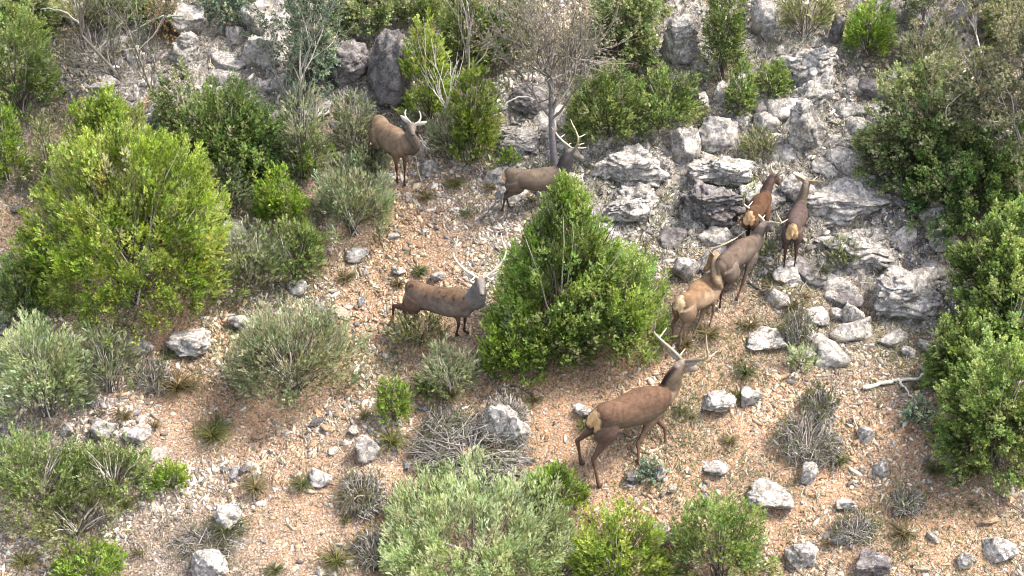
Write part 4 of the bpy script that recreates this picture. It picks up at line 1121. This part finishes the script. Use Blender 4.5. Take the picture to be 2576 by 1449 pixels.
# broken chunks of the outcrops, upper part of the slope
cx_, cy_ = sample(2600, rs)
qq = proj(np.stack([cx_, cy_, Hb(cx_, cy_)], -1))
zone = ((qq[:, 0] > 1640) & (qq[:, 0] < 2260) & (qq[:, 1] < 690) & (qq[:, 1] > 60)) | ((qq[:, 0] > 160) & (qq[:, 0] < 900) & (qq[:, 1] < 330)) | ((qq[:, 0] > 1240) & (qq[:, 0] < 1700) & (qq[:, 1] < 600) & (qq[:, 1] > 300)) | ((qq[:, 0] > 1900) & (qq[:, 0] < 2350) & (qq[:, 1] < 900) & (qq[:, 1] > 560))
ok = zone & free(cx_, cy_, .0) & free_r(cx_, cy_, .0)
cx_, cy_ = cx_[ok][:170], cy_[ok][:170]
for i, (x, y) in enumerate(zip(cx_, cy_)):
    P, Fc = rock_shape(3 if i % 3 else 4, 5000 + i, facets=10, rough=.2, strata=.12 if i % 2 else 0, block=.25)
    rad = rs.uniform(.12, .38)
    a_, b_, c_ = rad * rs.uniform(.9, 1.5), rad * rs.uniform(.6, 1), rad * rs.uniform(.5, .85)
    th = rs.uniform(-.5, .5)
    P = P * [a_, b_, c_]
    P = P @ np.array([[math.cos(th), math.sin(th), 0], [-math.sin(th), math.cos(th), 0], [0, 0, 1]])
    P[:, 2] += .35 * P[:, 1]
    m = (M_PALE, M_ROCK, M_ROCK, M_PALE, M_DARK)[i % 5]
    o = mesh('rock_chunk', P + [x, y, Hb(x, y) + c_ * .15], Fc, m, loc=(x, y, Hb(x, y)))
    nm = ('pale', 'grey', 'grey', 'pale', 'dark')[i % 5]
    tag(o, None, 'rock', nm + ' limestone chunks of the upper slope')
    LOOSE.append((o, nm + ' rock chunk', x, y))
    RSPOTS.append((x, y, a_ * .7, b_ * .7))

# rubble nobody could count
N = 120000
px_, py_ = sample(N, rs)
dn = fbm(np.stack([px_ * .8, py_ * .8, 0 * px_], -1), 4, 55)
keep = rs.uniform(size=N) < np.clip(.48 + 1.5 * dn, .08, 1)
keep &= free(px_, py_, -.15)
px_, py_, dn = px_[keep], py_[keep], dn[keep]
n = len(px_)
D, Fc = ico(1)
T = [D * (1 + .0) for _ in range(6)]
T = [nrm(D + rs.normal(size=D.shape) * .22) * (1 + rs.uniform(-.22, .22, (len(D), 1))) for _ in range(8)]
which = rs.integers(0, 8, n)
T = np.array(T)
rad = np.clip(rs.lognormal(math.log(.021), .5, n), .009, .065)
scl = np.stack([rs.uniform(.9, 2.3, n), rs.uniform(.5, 1.0, n), rs.uniform(.25, .6, n)], -1) * rad[:, None]
# small pebbles use the 20 face solid, larger ones the 80 face one
D0, F0 = ico(1)
bm = bmesh.new(); bmesh.ops.create_icosphere(bm, subdivisions=1, radius=1)
Dl = np.array([v.co[:] for v in bm.verts]); Fl = np.array([[v.index for v in f.verts] for f in bm.faces]); bm.free()
Tl = np.array([Dl * (1 + rs.uniform(-.3, .3, (len(Dl), 1))) + rs.normal(size=Dl.shape) * .12 for _ in range(10)])
which = rs.integers(0, 10, n)
v = Tl[which] * scl[:, None, :]
th = rs.uniform(0, 2 * np.pi, n)
tl = rs.normal(size=n) * .5
cz, szn = np.cos(th)[:, None], np.sin(th)[:, None]
ct, st_ = np.cos(tl)[:, None], np.sin(tl)[:, None]
y1 = v[..., 1] * ct - v[..., 2] * st_; z1 = v[..., 1] * st_ + v[..., 2] * ct
x2 = v[..., 0] * cz - y1 * szn; y2 = v[..., 0] * szn + y1 * cz
gz = Hd(px_, py_)
v = np.stack([x2 + px_[:, None], y2 + py_[:, None], z1 + .45 * y2 + (gz + rad * .2)[:, None]], -1)
red, _ = soilmap(px_, py_)
pr = rs.uniform(size=n)
ci = np.where(pr < .24, 0, np.where(pr < .46, 1, np.where(pr < .58, 4, np.where(pr < .68, 5, 6))))
ci = np.where((rs.uniform(size=n) < red * .75), np.where(rs.uniform(size=n) < .5, 2, np.where(rs.uniform(size=n) < .5, 3, 1)), ci)
cc = PAL[ci] * rs.uniform(.3, 1.25, (n, 1))
cc = np.repeat(cc, len(Dl), axis=0)
fi = (Fl[None] + (np.arange(n) * len(Dl))[:, None, None]).reshape(-1, 3)
o = mesh('rubble', v.reshape(-1, 3), fi, M_STONE, col=cc)
tag(o, 'loose rubble and pebbles strewn over the slope', 'rubble', None, 'stuff')

# litter of twigs and dry grass, and low herbs
def strew(n, name, label, colr, lo, hi, wd, seed, dens_off, flat, cat, pref):
    r = np.random.default_rng(seed)
    x, y = sample(n, r)
    dn = fbm(np.stack([x * .9, y * .9, 0 * x], -1), 4, seed)
    _, lit = soilmap(x, y)
    k = r.uniform(size=n) < np.clip(dens_off + .8 * dn + pref * lit, .02, 1)
    x, y = x[k], y[k]
    n = len(x)
    ph = r.uniform(0, 2 * np.pi, n); e = r.uniform(0, flat, n)
    L = r.uniform(lo, hi, n)
    d = np.stack([np.cos(ph) * np.cos(e), np.sin(ph) * np.cos(e), np.sin(e) + .45 * np.sin(ph) * np.cos(e)], -1)
    s = nrm(np.cross(d, [0, 0, 1.])) * wd
    p = np.stack([x, y, Hd(x, y) + .012], -1)
    V = np.stack([p, p + d * L[:, None] * .5 + s, p + d * L[:, None], p + d * L[:, None] * .5 - s + [0, 0, .004]], 1).reshape(-1, 3)
    C = np.array(colr)[r.integers(0, len(colr), n)] * r.uniform(.6, 1.3, (n, 1))
    o = mesh(name, V, np.arange(len(V)).reshape(-1, 4), M_LEAF, col=np.repeat(C, 4, axis=0))
    tag(o, label, cat, None, 'stuff')
strew(130000, 'twig_litter', 'grey and tan litter of twigs and dead grass on the slope', [(.34, .29, .22), (.22, .18, .14), (.42, .38, .31), (.13, .10, .08)], .06, .22, .007, 61, .30, .35, 'litter', .5)
strew(110000, 'low_herbs', 'low olive and grey-green herbs between the stones', [(.13, .15, .05), (.17, .17, .08), (.10, .13, .05), (.22, .21, .13)], .05, .13, .011, 62, .02, 1.3, 'ground cover', .75)

# small tufts scattered over the open slope
tx, ty = sample(500, rs)
ok = free(tx, ty, .05) & free_r(tx, ty, .05)
for i, (x, y) in enumerate(zip(tx[ok][:80], ty[ok][:80])):
    p = proj(np.array([x, y, float(Hb(x, y))]))
    o = tussock(p[0], p[1], rs.uniform(22, 52), None, 6000 + i, group='small grass tufts of the open slope', col=[(.17, .16, .06), (.22, .18, .09), (.13, .14, .05), (.17, .12, .05)][i % 4], n=int(rs.integers(40, 90)))
    o['category'] = 'grass tuft'
    LOOSE.append((o, 'dry grass tuft', x, y))

# every loose stone is told apart by what it lies beside
LM = [(320, 540, 'the huge bright juniper'), (1430, 700, 'the cone-shaped juniper'), (1110, 770, 'the middle stag'), (1590, 1060, 'the climbing stag'), (1000, 350, 'the spike-antlered stag'),
      (1330, 460, 'the stag beside the oak'), (1745, 760, 'the tan stag'), (1995, 600, 'the rear-facing stag'), (1870, 640, 'the dark-necked stag'), (735, 900, 'the grey rosemary bush'),
      (100, 930, 'the pale green bush'), (470, 855, 'the dark-notched boulder'), (605, 810, 'the blue-white boulder'), (520, 1430, 'the bottom edge boulder'), (560, 1305, 'the white angular boulder'),
      (345, 1093, 'the white-pink block'), (805, 1200, 'the mottled grey rock'), (918, 1125, 'the white-topped rock'), (1270, 1080, 'the overgrown boulder'), (1800, 1015, 'the spotted boulder'),
      (1935, 1243, 'the largest white boulder'), (2033, 1198, 'the grey-violet boulder'), (2408, 1140, 'the dark spotted boulder'), (2290, 750, 'the broken blue-grey boulder'), (2350, 550, 'the round white-dark boulder'),
      (1925, 855, 'the flat blue-grey rock'), (2145, 790, 'the dark speckled rock'), (1790, 535, 'the dark layered rock'), (1580, 420, 'the broad pale slab'), (1810, 330, 'the central rock pile'),
      (2035, 340, 'the tall rounded boulder'), (2050, 190, 'the rubble outcrop'), (1705, 120, 'the tall pale rock face'), (340, 150, 'the layered upper left rock'), (250, 215, 'the hollowed upper left rock'),
      (470, 100, 'the grey-violet pillar'), (668, 100, 'the great pale dome'), (990, 180, 'the violet rock dome'), (1320, 260, 'the dark overhanging rock'), (535, 1105, 'the yellow-green tuft'),
      (2030, 1110, 'the dry grey brush'), (1200, 1350, 'the silver-green bush'), (1825, 1360, 'the round bottom bush'), (2480, 1040, 'the big dense bush'), (2310, 320, 'the olive oak scrub'),
      (2260, 960, 'the forked branch'), (2220, 1270, 'the right-hand brush'), (890, 510, 'the lavender bush'), (700, 505, 'the small round bush'), (2450, 1400, 'the pointed boulder')]
LX = np.array([[a, b] for a, b, c in LM], float)
DN = ['right of', 'below and right of', 'below', 'below and left of', 'left of', 'above and left of', 'above', 'above and right of']
keyed = {}
for o, nm, x, y in LOOSE:
    p = proj(np.array([x, y, float(Hb(x, y))]))
    d = p - LX
    i = int(np.hypot(d[:, 0], d[:, 1]).argmin())
    a = int(round(math.atan2(d[i, 1], d[i, 0]) / (math.pi / 4))) % 8
    keyed.setdefault((nm, a, i), []).append((float(np.hypot(*d[i])), o))
RK = ['nearest to it', 'second nearest to it', 'third nearest to it', 'fourth nearest to it', 'fifth nearest to it', 'sixth nearest to it', 'seventh nearest to it', 'eighth nearest to it']
for (nm, a, i), L in keyed.items():
    L.sort(key=lambda t: t[0])
    for r_, (dd, o) in enumerate(L):
        t = nm + ' ' + DN[a] + ' ' + LM[i][2]
        if len(L) > 1: t += ', ' + RK[min(r_, 7)]
        o['label'] = t
# ------------------------------------------------------------------ the deer
def loft(path, wid, hei, lat, m=7, n=24):
    """closed elliptical tube along path; lat = sideways direction(s)"""
    k = np.concatenate([np.asarray(path, float), np.asarray(wid, float)[:, None], np.asarray(hei, float)[:, None]], 1)
    L = np.asarray(lat, float)
    if L.ndim == 1: L = np.repeat(L[None], len(k), 0)
    K = catmull(np.concatenate([k, L], 1), m)
    P, a, b, L = K[:, :3], np.maximum(K[:, 3], .006), np.maximum(K[:, 4], .006), K[:, 5:8]
    T = np.gradient(P, axis=0)
    T = nrm(T)
    A = nrm(L - (L * T).sum(1, keepdims=True) * T)
    B = np.cross(A, T)
    th = np.arange(n) * 2 * np.pi / n
    rings = P[:, None] + a[:, None, None] * A[:, None] * np.cos(th)[None, :, None] + b[:, None, None] * B[:, None] * np.sin(th)[None, :, None]
    V = rings.reshape(-1, 3)
    M = len(P)
    e0 = P[0] - T[0] * a[0] * .5
    e1 = P[-1] + T[-1] * a[-1] * .5
    V = np.vstack([V, e0, e1])
    i = (np.arange(M - 1)[:, None] * n + np.arange(n)[None]).ravel()
    j = (np.arange(M - 1)[:, None] * n + (np.arange(n)[None] + 1) % n).ravel()
    Q = np.stack([i, j, j + n, i + n], -1)
    c0 = np.stack([(np.arange(n) + 1) % n, np.arange(n), np.full(n, M * n)], -1)
    c1 = np.stack([(M - 1) * n + np.arange(n), (M - 1) * n + (np.arange(n) + 1) % n, np.full(n, M * n + 1)], -1)
    return V, Q, np.vstack([c0, c1]), (P, np.sqrt(a * b))

DK = .74
def bez(a, b, c, d, n=12):
    t = np.linspace(0, 1, n)[:, None]
    return a * (1 - t) ** 3 + 3 * b * t * (1 - t) ** 2 + 3 * c * t * t * (1 - t) + d * t ** 3

def deer(J, s, label, coat, antl=1.0, points=2, palant=(.50, .42, .31), neckdark=False, fat=1.0):
    J = {k: np.array(v) for k, v in J.items()}
    hv = np.array([J[k] for k in ('hhol', 'hhor', 'fhol', 'fhor')])
    base = hv.mean(0)
    base[2] = float(Hb(base[0], base[1]))
    root = empty('red_deer', base)
    tag(root, label, 'deer', None)
    latr = nrm(J['hipl'] - J['hipr']); latf = nrm(J['shol'] - J['shor'])
    hf = nrm(J['muz'] - J['poll'])
    hl = J['al'] - J['ar']; hl = nrm(hl - (hl @ hf) * hf)
    hu = np.cross(hf, hl)
    if hu[2] < 0 and abs(hf[2]) < .95: hl = -hl; hu = -hu
    nl = nrm(latf + hl * .5)
    parts, seg = [], []
    def add(reg, *a, **k):
        V, Q, T3, (P, rr) = loft(*a, **k)
        parts.append((V, Q, T3))
        seg.append((reg, P, rr))
    S = s
    u_tr = nrm(np.cross(J['cf'] - J['pel'], latr)); 
    if u_tr[2] < 0: u_tr = -u_tr
    lat = np.array([latr, latr, latr, (latr + latf) / 2, latf, latf, latf])
    pb = J['tail'] * .78 + J['pel'] * .22
    mid = (J['s2'] + J['s3']) / 2
    add('trunk', [pb - u_tr * .05 * S, J['pel'], (J['pel'] + J['s1']) / 2 - u_tr * .015, J['s1'] - u_tr * .015 * S, J['s2'], mid, J['s3'] - u_tr * .01, J['cf'] - u_tr * .0],
        np.array([.10, .165, .175, .195, .225, .215, .18, .12]) * S * fat, np.array([.15, .24, .235, .245, .29, .30, .285, .21]) * S * fat, np.vstack([lat, latf]))
    wth = J['s3'] + u_tr * .06 * S
    add('neck', [wth, J['cf'] * .45 + J['n1'] * .35 + J['s3'] * .2, J['n1'], J['n2'], J['poll'] - hf * .01 * S],
        np.array([.15, .145, .122, .10, .078]) * S, np.array([.23, .235, .195, .148, .105]) * S, np.array([latf, latf, nl, nl, hl]))
    add('head', [J['poll'] - hf * .07 * S, J['poll'] + hf * .02 * S, J['poll'] + (J['muz'] - J['poll']) * .32, J['poll'] + (J['muz'] - J['poll']) * .62 - hu * .01, J['muz'] - hf * .03 * S, J['muz'] + hf * .015 * S],
        np.array([.06, .088, .084, .055, .048, .032]) * S, np.array([.065, .098, .096, .066, .054, .036]) * S, hl)
    add('tail', [J['tail'] + (J['pel'] - J['tail']) * .3 + u_tr * .04, J['tail'] + u_tr * .02 * S, J['tail'] - u_tr * .07 * S, J['tail'] - u_tr * .15 * S + (J['tail'] - J['pel']) * .12], np.array([.03, .034, .032, .014]) * S, np.array([.03, .028, .026, .012]) * S, latr)
    for d in 'lr':
        sg = 1 if d == 'l' else -1
        hip, sti, hoc, fe, ho = (J[k + d] for k in ('hip', 'sti', 'hoc', 'hfe', 'hho'))
        add('hleg', [hip + u_tr * .03 * S - latr * sg * .01, hip * .5 + sti * .5 + (hip - J['s1']) * .05, sti, sti * .5 + hoc * .5, hoc + (sti - hoc) * .12, hoc, hoc * .55 + fe * .45, fe + (hoc - fe) * .1, fe, ho * .8 + fe * .2],
            np.array([.125, .128, .095, .052, .033, .030, .021, .021, .027, .026]) * S, np.array([.20, .205, .15, .080, .050, .042, .027, .026, .031, .030]) * S, latr)
        sh, el, kn, fe, ho = (J[k + d] for k in ('sho', 'elb', 'kne', 'ffe', 'fho'))
        add('fleg', [sh + u_tr * .05 * S - latf * sg * .02, sh, el, el * .5 + kn * .5, kn + (el - kn) * .1, kn, kn * .55 + fe * .45, fe + (kn - fe) * .1, fe, ho * .8 + fe * .2],
            np.array([.09, .10, .066, .038, .033, .033, .021, .021, .026, .026]) * S, np.array([.12, .125, .085, .050, .038, .037, .025, .024, .029, .030]) * S, latf)
        e0 = J['poll'] + hl * sg * .055 * S + hu * .035 * S
        ed = nrm(hl * sg * .9 + hu * .42 - hf * .25)
        add('ear', [e0, e0 + ed * .07 * S, e0 + ed * .15 * S, e0 + ed * .23 * S, e0 + ed * .275 * S], np.array([.024, .046, .056, .036, .008]) * S, np.array([.02, .018, .016, .014, .008]) * S, nrm(np.cross(ed, hf)))
    Vs, Qs, Ts, o = [], [], [], 0
    for V, Q, T3 in parts:
        Vs.append(V); Qs.append(Q + o); Ts.append(T3 + o); o += len(V)
    tmp = mesh('body', np.vstack(Vs), [np.vstack(Qs), np.vstack(Ts)], M_FUR)
    m = tmp.modifiers.new('r', 'REMESH'); m.mode = 'VOXEL'; m.voxel_size = 0.0125
    m2 = tmp.modifiers.new('s', 'SMOOTH'); m2.factor = .6; m2.iterations = 10
    dg = bpy.context.evaluated_depsgraph_get(); dg.update()
    em = bpy.data.meshes.new_from_object(tmp.evaluated_get(dg))
    n = len(em.vertices)
    co = np.empty(n * 3, np.float32); em.vertices.foreach_get('co', co); co = co.reshape(-1, 3).astype(float)
    bpy.data.objects.remove(tmp)
    # colour by the nearest part of the body
    best = np.full(n, 1e9); reg = np.zeros(n, int); tt = np.zeros(n); off = np.zeros((n, 3))
    for k, (rname, P, rr) in enumerate(seg):
        dd = co[:, None] - P[None]
        ds = np.linalg.norm(dd, axis=2) / rr[None]
        i = ds.argmin(1); dm = ds[np.arange(n), i]
        b = dm < best
        best[b] = dm[b]; reg[b] = k; tt[b] = i[b] / (len(P) - 1); off[b] = dd[np.arange(n), i][b] / rr[i][b][:, None]
    regs = np.array([x[0] for x in seg])[reg]
    A = {k: np.array(v) for k, v in coat.items() if k != 'blotch'}
    up = off @ u_tr
    def lerp(a, b, f): return a[None] * (1 - f[:, None]) + b[None] * f[:, None]
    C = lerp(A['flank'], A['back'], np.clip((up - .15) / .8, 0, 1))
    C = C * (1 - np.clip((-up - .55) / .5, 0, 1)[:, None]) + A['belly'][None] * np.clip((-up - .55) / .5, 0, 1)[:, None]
    k = regs == 'neck'
    nu = nrm(np.cross(nrm(J['poll'] - J['cf']), latf)); 
    if nu @ (J['cf'] - J['n2']) > 0: nu = -nu
    nn = off @ nu
    Cn = lerp(A['neck'], A['mane'], np.clip((nn - .4) / .3, 0, 1) * np.clip((.5 - np.abs(off @ latf)) / .25, 0, 1))
    ft = np.clip(tt * 2.2, 0, 1)
    C[k] = (C * (1 - ft[:, None]) + Cn * ft[:, None])[k]
    k = regs == 'head'; C[k] = lerp(A['head'], A['head'] * .45, np.clip((tt - .88) * 8, 0, 1))[k]
    face = (regs == 'head') & (off @ hu < -.3); C[face] = A['head'] * 1.35
    k = regs == 'ear'; C[k] = lerp(A['head'] * 1.3, A['ear'], np.clip(tt * 1.6, 0, 1))[k]
    for nm in ('hleg', 'fleg'):
        k = regs == nm
        C[k] = lerp(A['flank'] if nm == 'fleg' else A['haunch'], A['leg'], np.clip((tt - .18) / .35, 0, 1))[k]
    C0 = C.copy()
    ne = len(em.edges); ed_ = np.empty(ne * 2, np.int32); em.edges.foreach_get('vertices', ed_); ed_ = ed_.reshape(-1, 2)
    deg = np.bincount(ed_.ravel(), minlength=n)[:, None].astype(float)
    for _ in range(9):
        acc = np.zeros_like(C)
        for q in range(3):
            acc[:, q] = np.bincount(ed_[:, 0], C[ed_[:, 1], q], n) + np.bincount(ed_[:, 1], C[ed_[:, 0], q], n)
        C = C * .35 + acc / deg * .65
    C = np.clip(C, .001, 1) ** 1.03 * DK * 1.03
    # thinner pale hair over the ribs, darker blotched back
    fwd = nrm(J['s3'] - J['s1'])
    rb = co - (J['s1'] * .42 + J['s3'] * .58)
    pm = np.clip((1.12 + .25 * vnoise(co * 9, 6) - np.sqrt(((rb @ fwd) / .30) ** 2 + ((rb @ u_tr + .07 * S) / .19) ** 2) / S) / .22, 0, 1) * (regs == 'trunk')
    pm = pm[:, None] * .8
    C = C * (1 - pm) + (A['patch'][None] ** 1.1 * DK * 1.1) * pm
    bl = np.clip((vnoise(co * 11, 8) + .6 * vnoise(co * 25, 9) - .25) * 2.2, 0, 1) * np.clip((up - .1) * 1.6, 0, 1) * (regs == 'trunk')
    C = C * (1 - .5 * coat['blotch'] * bl[:, None])
    # pale rump patch round the tail
    rc = J['tail'] - u_tr * .06 * S
    rv = co - rc
    bwd = nrm(J['tail'] - J['pel'])
    rdist = np.sqrt(((rv @ latr) / .15) ** 2 + ((rv @ u_tr) / .215) ** 2 + ((rv @ bwd) / .16) ** 2) / S
    jit = .12 * vnoise(co * 30, 4)
    rp = np.clip((1.08 + jit * 1.6 - rdist) / .26, 0, 1)
    tailm = regs == 'tail'
    C = C * (1 - rp[:, None]) + A['rump'][None] * rp[:, None]
    edge = np.clip(1 - np.abs(rdist - 1.12) / .10, 0, 1) * .55
    C = C * (1 - edge[:, None] * .6)
    C[tailm] = (A['rump'] * np.array([.62, .50, .36]))[None]
    co_ = co - base
    em.vertices.foreach_set('co', co_.astype(np.float32).ravel())
    at = em.color_attributes.new('Col', 'FLOAT_COLOR', 'POINT')
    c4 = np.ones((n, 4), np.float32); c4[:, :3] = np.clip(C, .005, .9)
    at.data.foreach_set('color', c4.ravel())
    em.polygons.foreach_set('use_smooth', np.ones(len(em.polygons), bool))
    em.materials.clear(); em.materials.append(M_FUR)
    em.name = 'body'
    ob = bpy.data.objects.new('body', em); COL.objects.link(ob); ob.parent = root
    # hooves, eyes, nose
    def blob(name, c, ax, rad, mat, colr, nn=2):
        D, Fc = ico(nn)
        M3 = np.stack(ax, 0)
        V = c + (D * np.array(rad)) @ M3
        return mesh(name, V, Fc, mat, loc=base, parent=root, col=np.full((len(V), 3), colr), smooth=True)
    for kf, kh, lt in (('hfe', 'hho', latr), ('ffe', 'fho', latf)):
        for d in 'lr':
            h, f = J[kh + d], J[kf + d]
            dn = nrm(h - f); fw = nrm(np.cross(lt, dn)); 
            if fw @ (J['cf'] - J['pel']) < 0: fw = -fw
            blob('hoof', h - dn * .02 * S + fw * .012 * S, (fw, lt, dn), (.044 * S, .030 * S, .040 * S), M_BLACK, (.045, .038, .035))
    for sg in (1, -1):
        e = J['poll'] + (J['muz'] - J['poll']) * .30 + hl * sg * .066 * S + hu * .028 * S
        blob('eye', e, (hf, hl, hu), (.022 * S, .014 * S, .018 * S), M_BLACK, (.012, .010, .010))
    blob('nose', J['muz'] + hf * .012 * S + hu * .008 * S, (hf, hl, hu), (.024 * S, .030 * S, .022 * S), M_BLACK, (.03, .026, .025))
    # antlers
    for sg, key in ((1, 'al'), (-1, 'ar')):
        r0 = J['poll'] + hl * sg * .042 * S + hu * .068 * S
        tip = J[key]
        L = np.linalg.norm(tip - r0)
        side = hl * sg
        c1 = r0 + (side * 1.0 + hu * .5 - hf * .3) * .40 * L
        c2 = tip + side * .34 * L - nrm(tip - r0) * .30 * L - hu * .10 * L
        bm_ = bez(r0, c1, c2, tip, 16)
        th_ = .0245 * S * (antl ** .5)
        lst = [(bm_, np.linspace(th_ * 1.15, th_ * .38, 16))]
        def tine(i, d, ln, cur, wdt):
            p = bm_[i]; d = nrm(d)
            lst.append((bez(p, p + d * ln * .35, p + d * ln * .7 + cur * ln * .18, p + d * ln + cur * ln * .35, 16), np.linspace(wdt, wdt * .32, 16)))
        tg = nrm(tip - r0)
        if points >= 1: tine(1, hf * .9 + side * .45 + hu * .1, .34 * L, hu, th_ * .72)
        if points >= 3: tine(3, hf * .8 + side * .4 + hu * .35, .22 * L, hu, th_ * .6)
        if points >= 2: tine(8, hf * .75 + side * .25 + hu * .55, .24 * L, hu, th_ * .62)
        if points >= 2: tine(12, -side * .75 + tg * .8 + hf * .2, .36 * L, tg, th_ * .75)
        if points >= 3: tine(12, side * .3 + tg * .8 - hf * .5, .24 * L, -side, th_ * .55)
        V, Q = tubes(np.array([l[0] for l in lst]), np.array([l[1] for l in lst]), 8)
        tq = np.tile(np.repeat(np.linspace(0, 1, 16), 8), len(lst))
        tq[:128] *= .8
        C = np.array(palant)[None] * (.42 + .68 * np.clip(tq * 1.5, 0, 1)[:, None]) * (.85 + .3 * rg.uniform(size=(len(V), 1)))
        mesh('antler', V, Q, M_ANT, loc=base, parent=root, col=C, smooth=True)
    return root

def coat(flank, back, neck, head, leg, rump=(.62, .42, .24), belly=None, mane=None, haunch=None, ear=(.42, .37, .31), blotch=.4):
    f = np.array(flank)
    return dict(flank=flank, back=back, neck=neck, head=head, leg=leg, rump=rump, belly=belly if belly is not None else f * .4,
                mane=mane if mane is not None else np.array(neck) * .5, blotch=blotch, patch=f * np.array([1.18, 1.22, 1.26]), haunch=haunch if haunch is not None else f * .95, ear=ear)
DD = {
 'd1': ('young brown stag with short spike antlers facing the camera beside the violet rock dome', coat((.27,.19,.13),(.24,.165,.11),(.20,.155,.125),(.20,.165,.14),(.13,.075,.045), ear=(.62,.57,.50)), .6, 0, (.62,.58,.50)),
 'd2': ('grey-brown stag with tall branched antlers standing behind the cone-shaped juniper, next to the bare oak', coat((.20,.15,.115),(.18,.135,.10),(.125,.105,.10),(.21,.18,.15),(.10,.07,.055), rump=(.68,.45,.26)), 1, 3, (.66,.54,.36)),
 'd3': ('stag looking at the camera in the middle of the picture, wide antlers and grey neck', coat((.23,.172,.138),(.165,.105,.068),(.23,.20,.185),(.25,.215,.19),(.10,.06,.045), haunch=(.20,.12,.09), blotch=1.0, rump=(.30,.21,.15), ear=(.66,.60,.55)), 1.15, 2, (.60,.54,.42)),
 'd4': ('large brown stag climbing to the right in the foreground, seen from behind, with cream rump', coat((.195,.135,.095),(.155,.092,.06),(.28,.21,.145),(.26,.21,.17),(.16,.095,.065), rump=(.62,.38,.20), mane=(.05,.03,.028), haunch=(.17,.105,.085)), 1.1, 2, (.40,.32,.24)),
 'd5': ('light tan stag seen from behind with its head turned back to the left', coat((.29,.20,.13),(.24,.145,.085),(.36,.26,.17),(.31,.19,.11),(.25,.175,.12), rump=(.66,.46,.27), mane=(.25,.16,.10), belly=(.24,.17,.11)), .9, 2, (.46,.34,.22)),
 'd6': ('grey-brown stag with dark neck standing just beyond the tan one', coat((.19,.145,.115),(.155,.11,.085),(.12,.10,.09),(.20,.165,.14),(.11,.06,.05), rump=(.22,.155,.11), mane=(.10,.08,.07)), 1, 2, (.60,.50,.36)),
 'd7': ('smallest dark reddish stag, partly hidden behind the others, looking uphill to the right', coat((.155,.085,.055),(.11,.06,.035),(.12,.08,.065),(.13,.085,.065),(.06,.035,.028), rump=(.58,.36,.19), mane=(.04,.028,.025)), .7, 1, (.52,.42,.26)),
 'd8': ('dark brown stag seen squarely from behind on the right, yellowish rump patch', coat((.13,.09,.075),(.12,.085,.075),(.20,.155,.115),(.22,.175,.13),(.075,.045,.038), rump=(.50,.33,.17), mane=(.08,.055,.045)), .9, 1, (.50,.38,.24)),
}
for k, (lb, ct, an, pts, pa) in DD.items():
    s, J = DEER[k]
    deer(J, s, lb, ct, an, pts, pa, fat={'d4': 1.1, 'd3': 1.08, 'd1': 1.1, 'd5': .92, 'd6': .92, 'd7': .95, 'd8': .95}.get(k, 1.0))
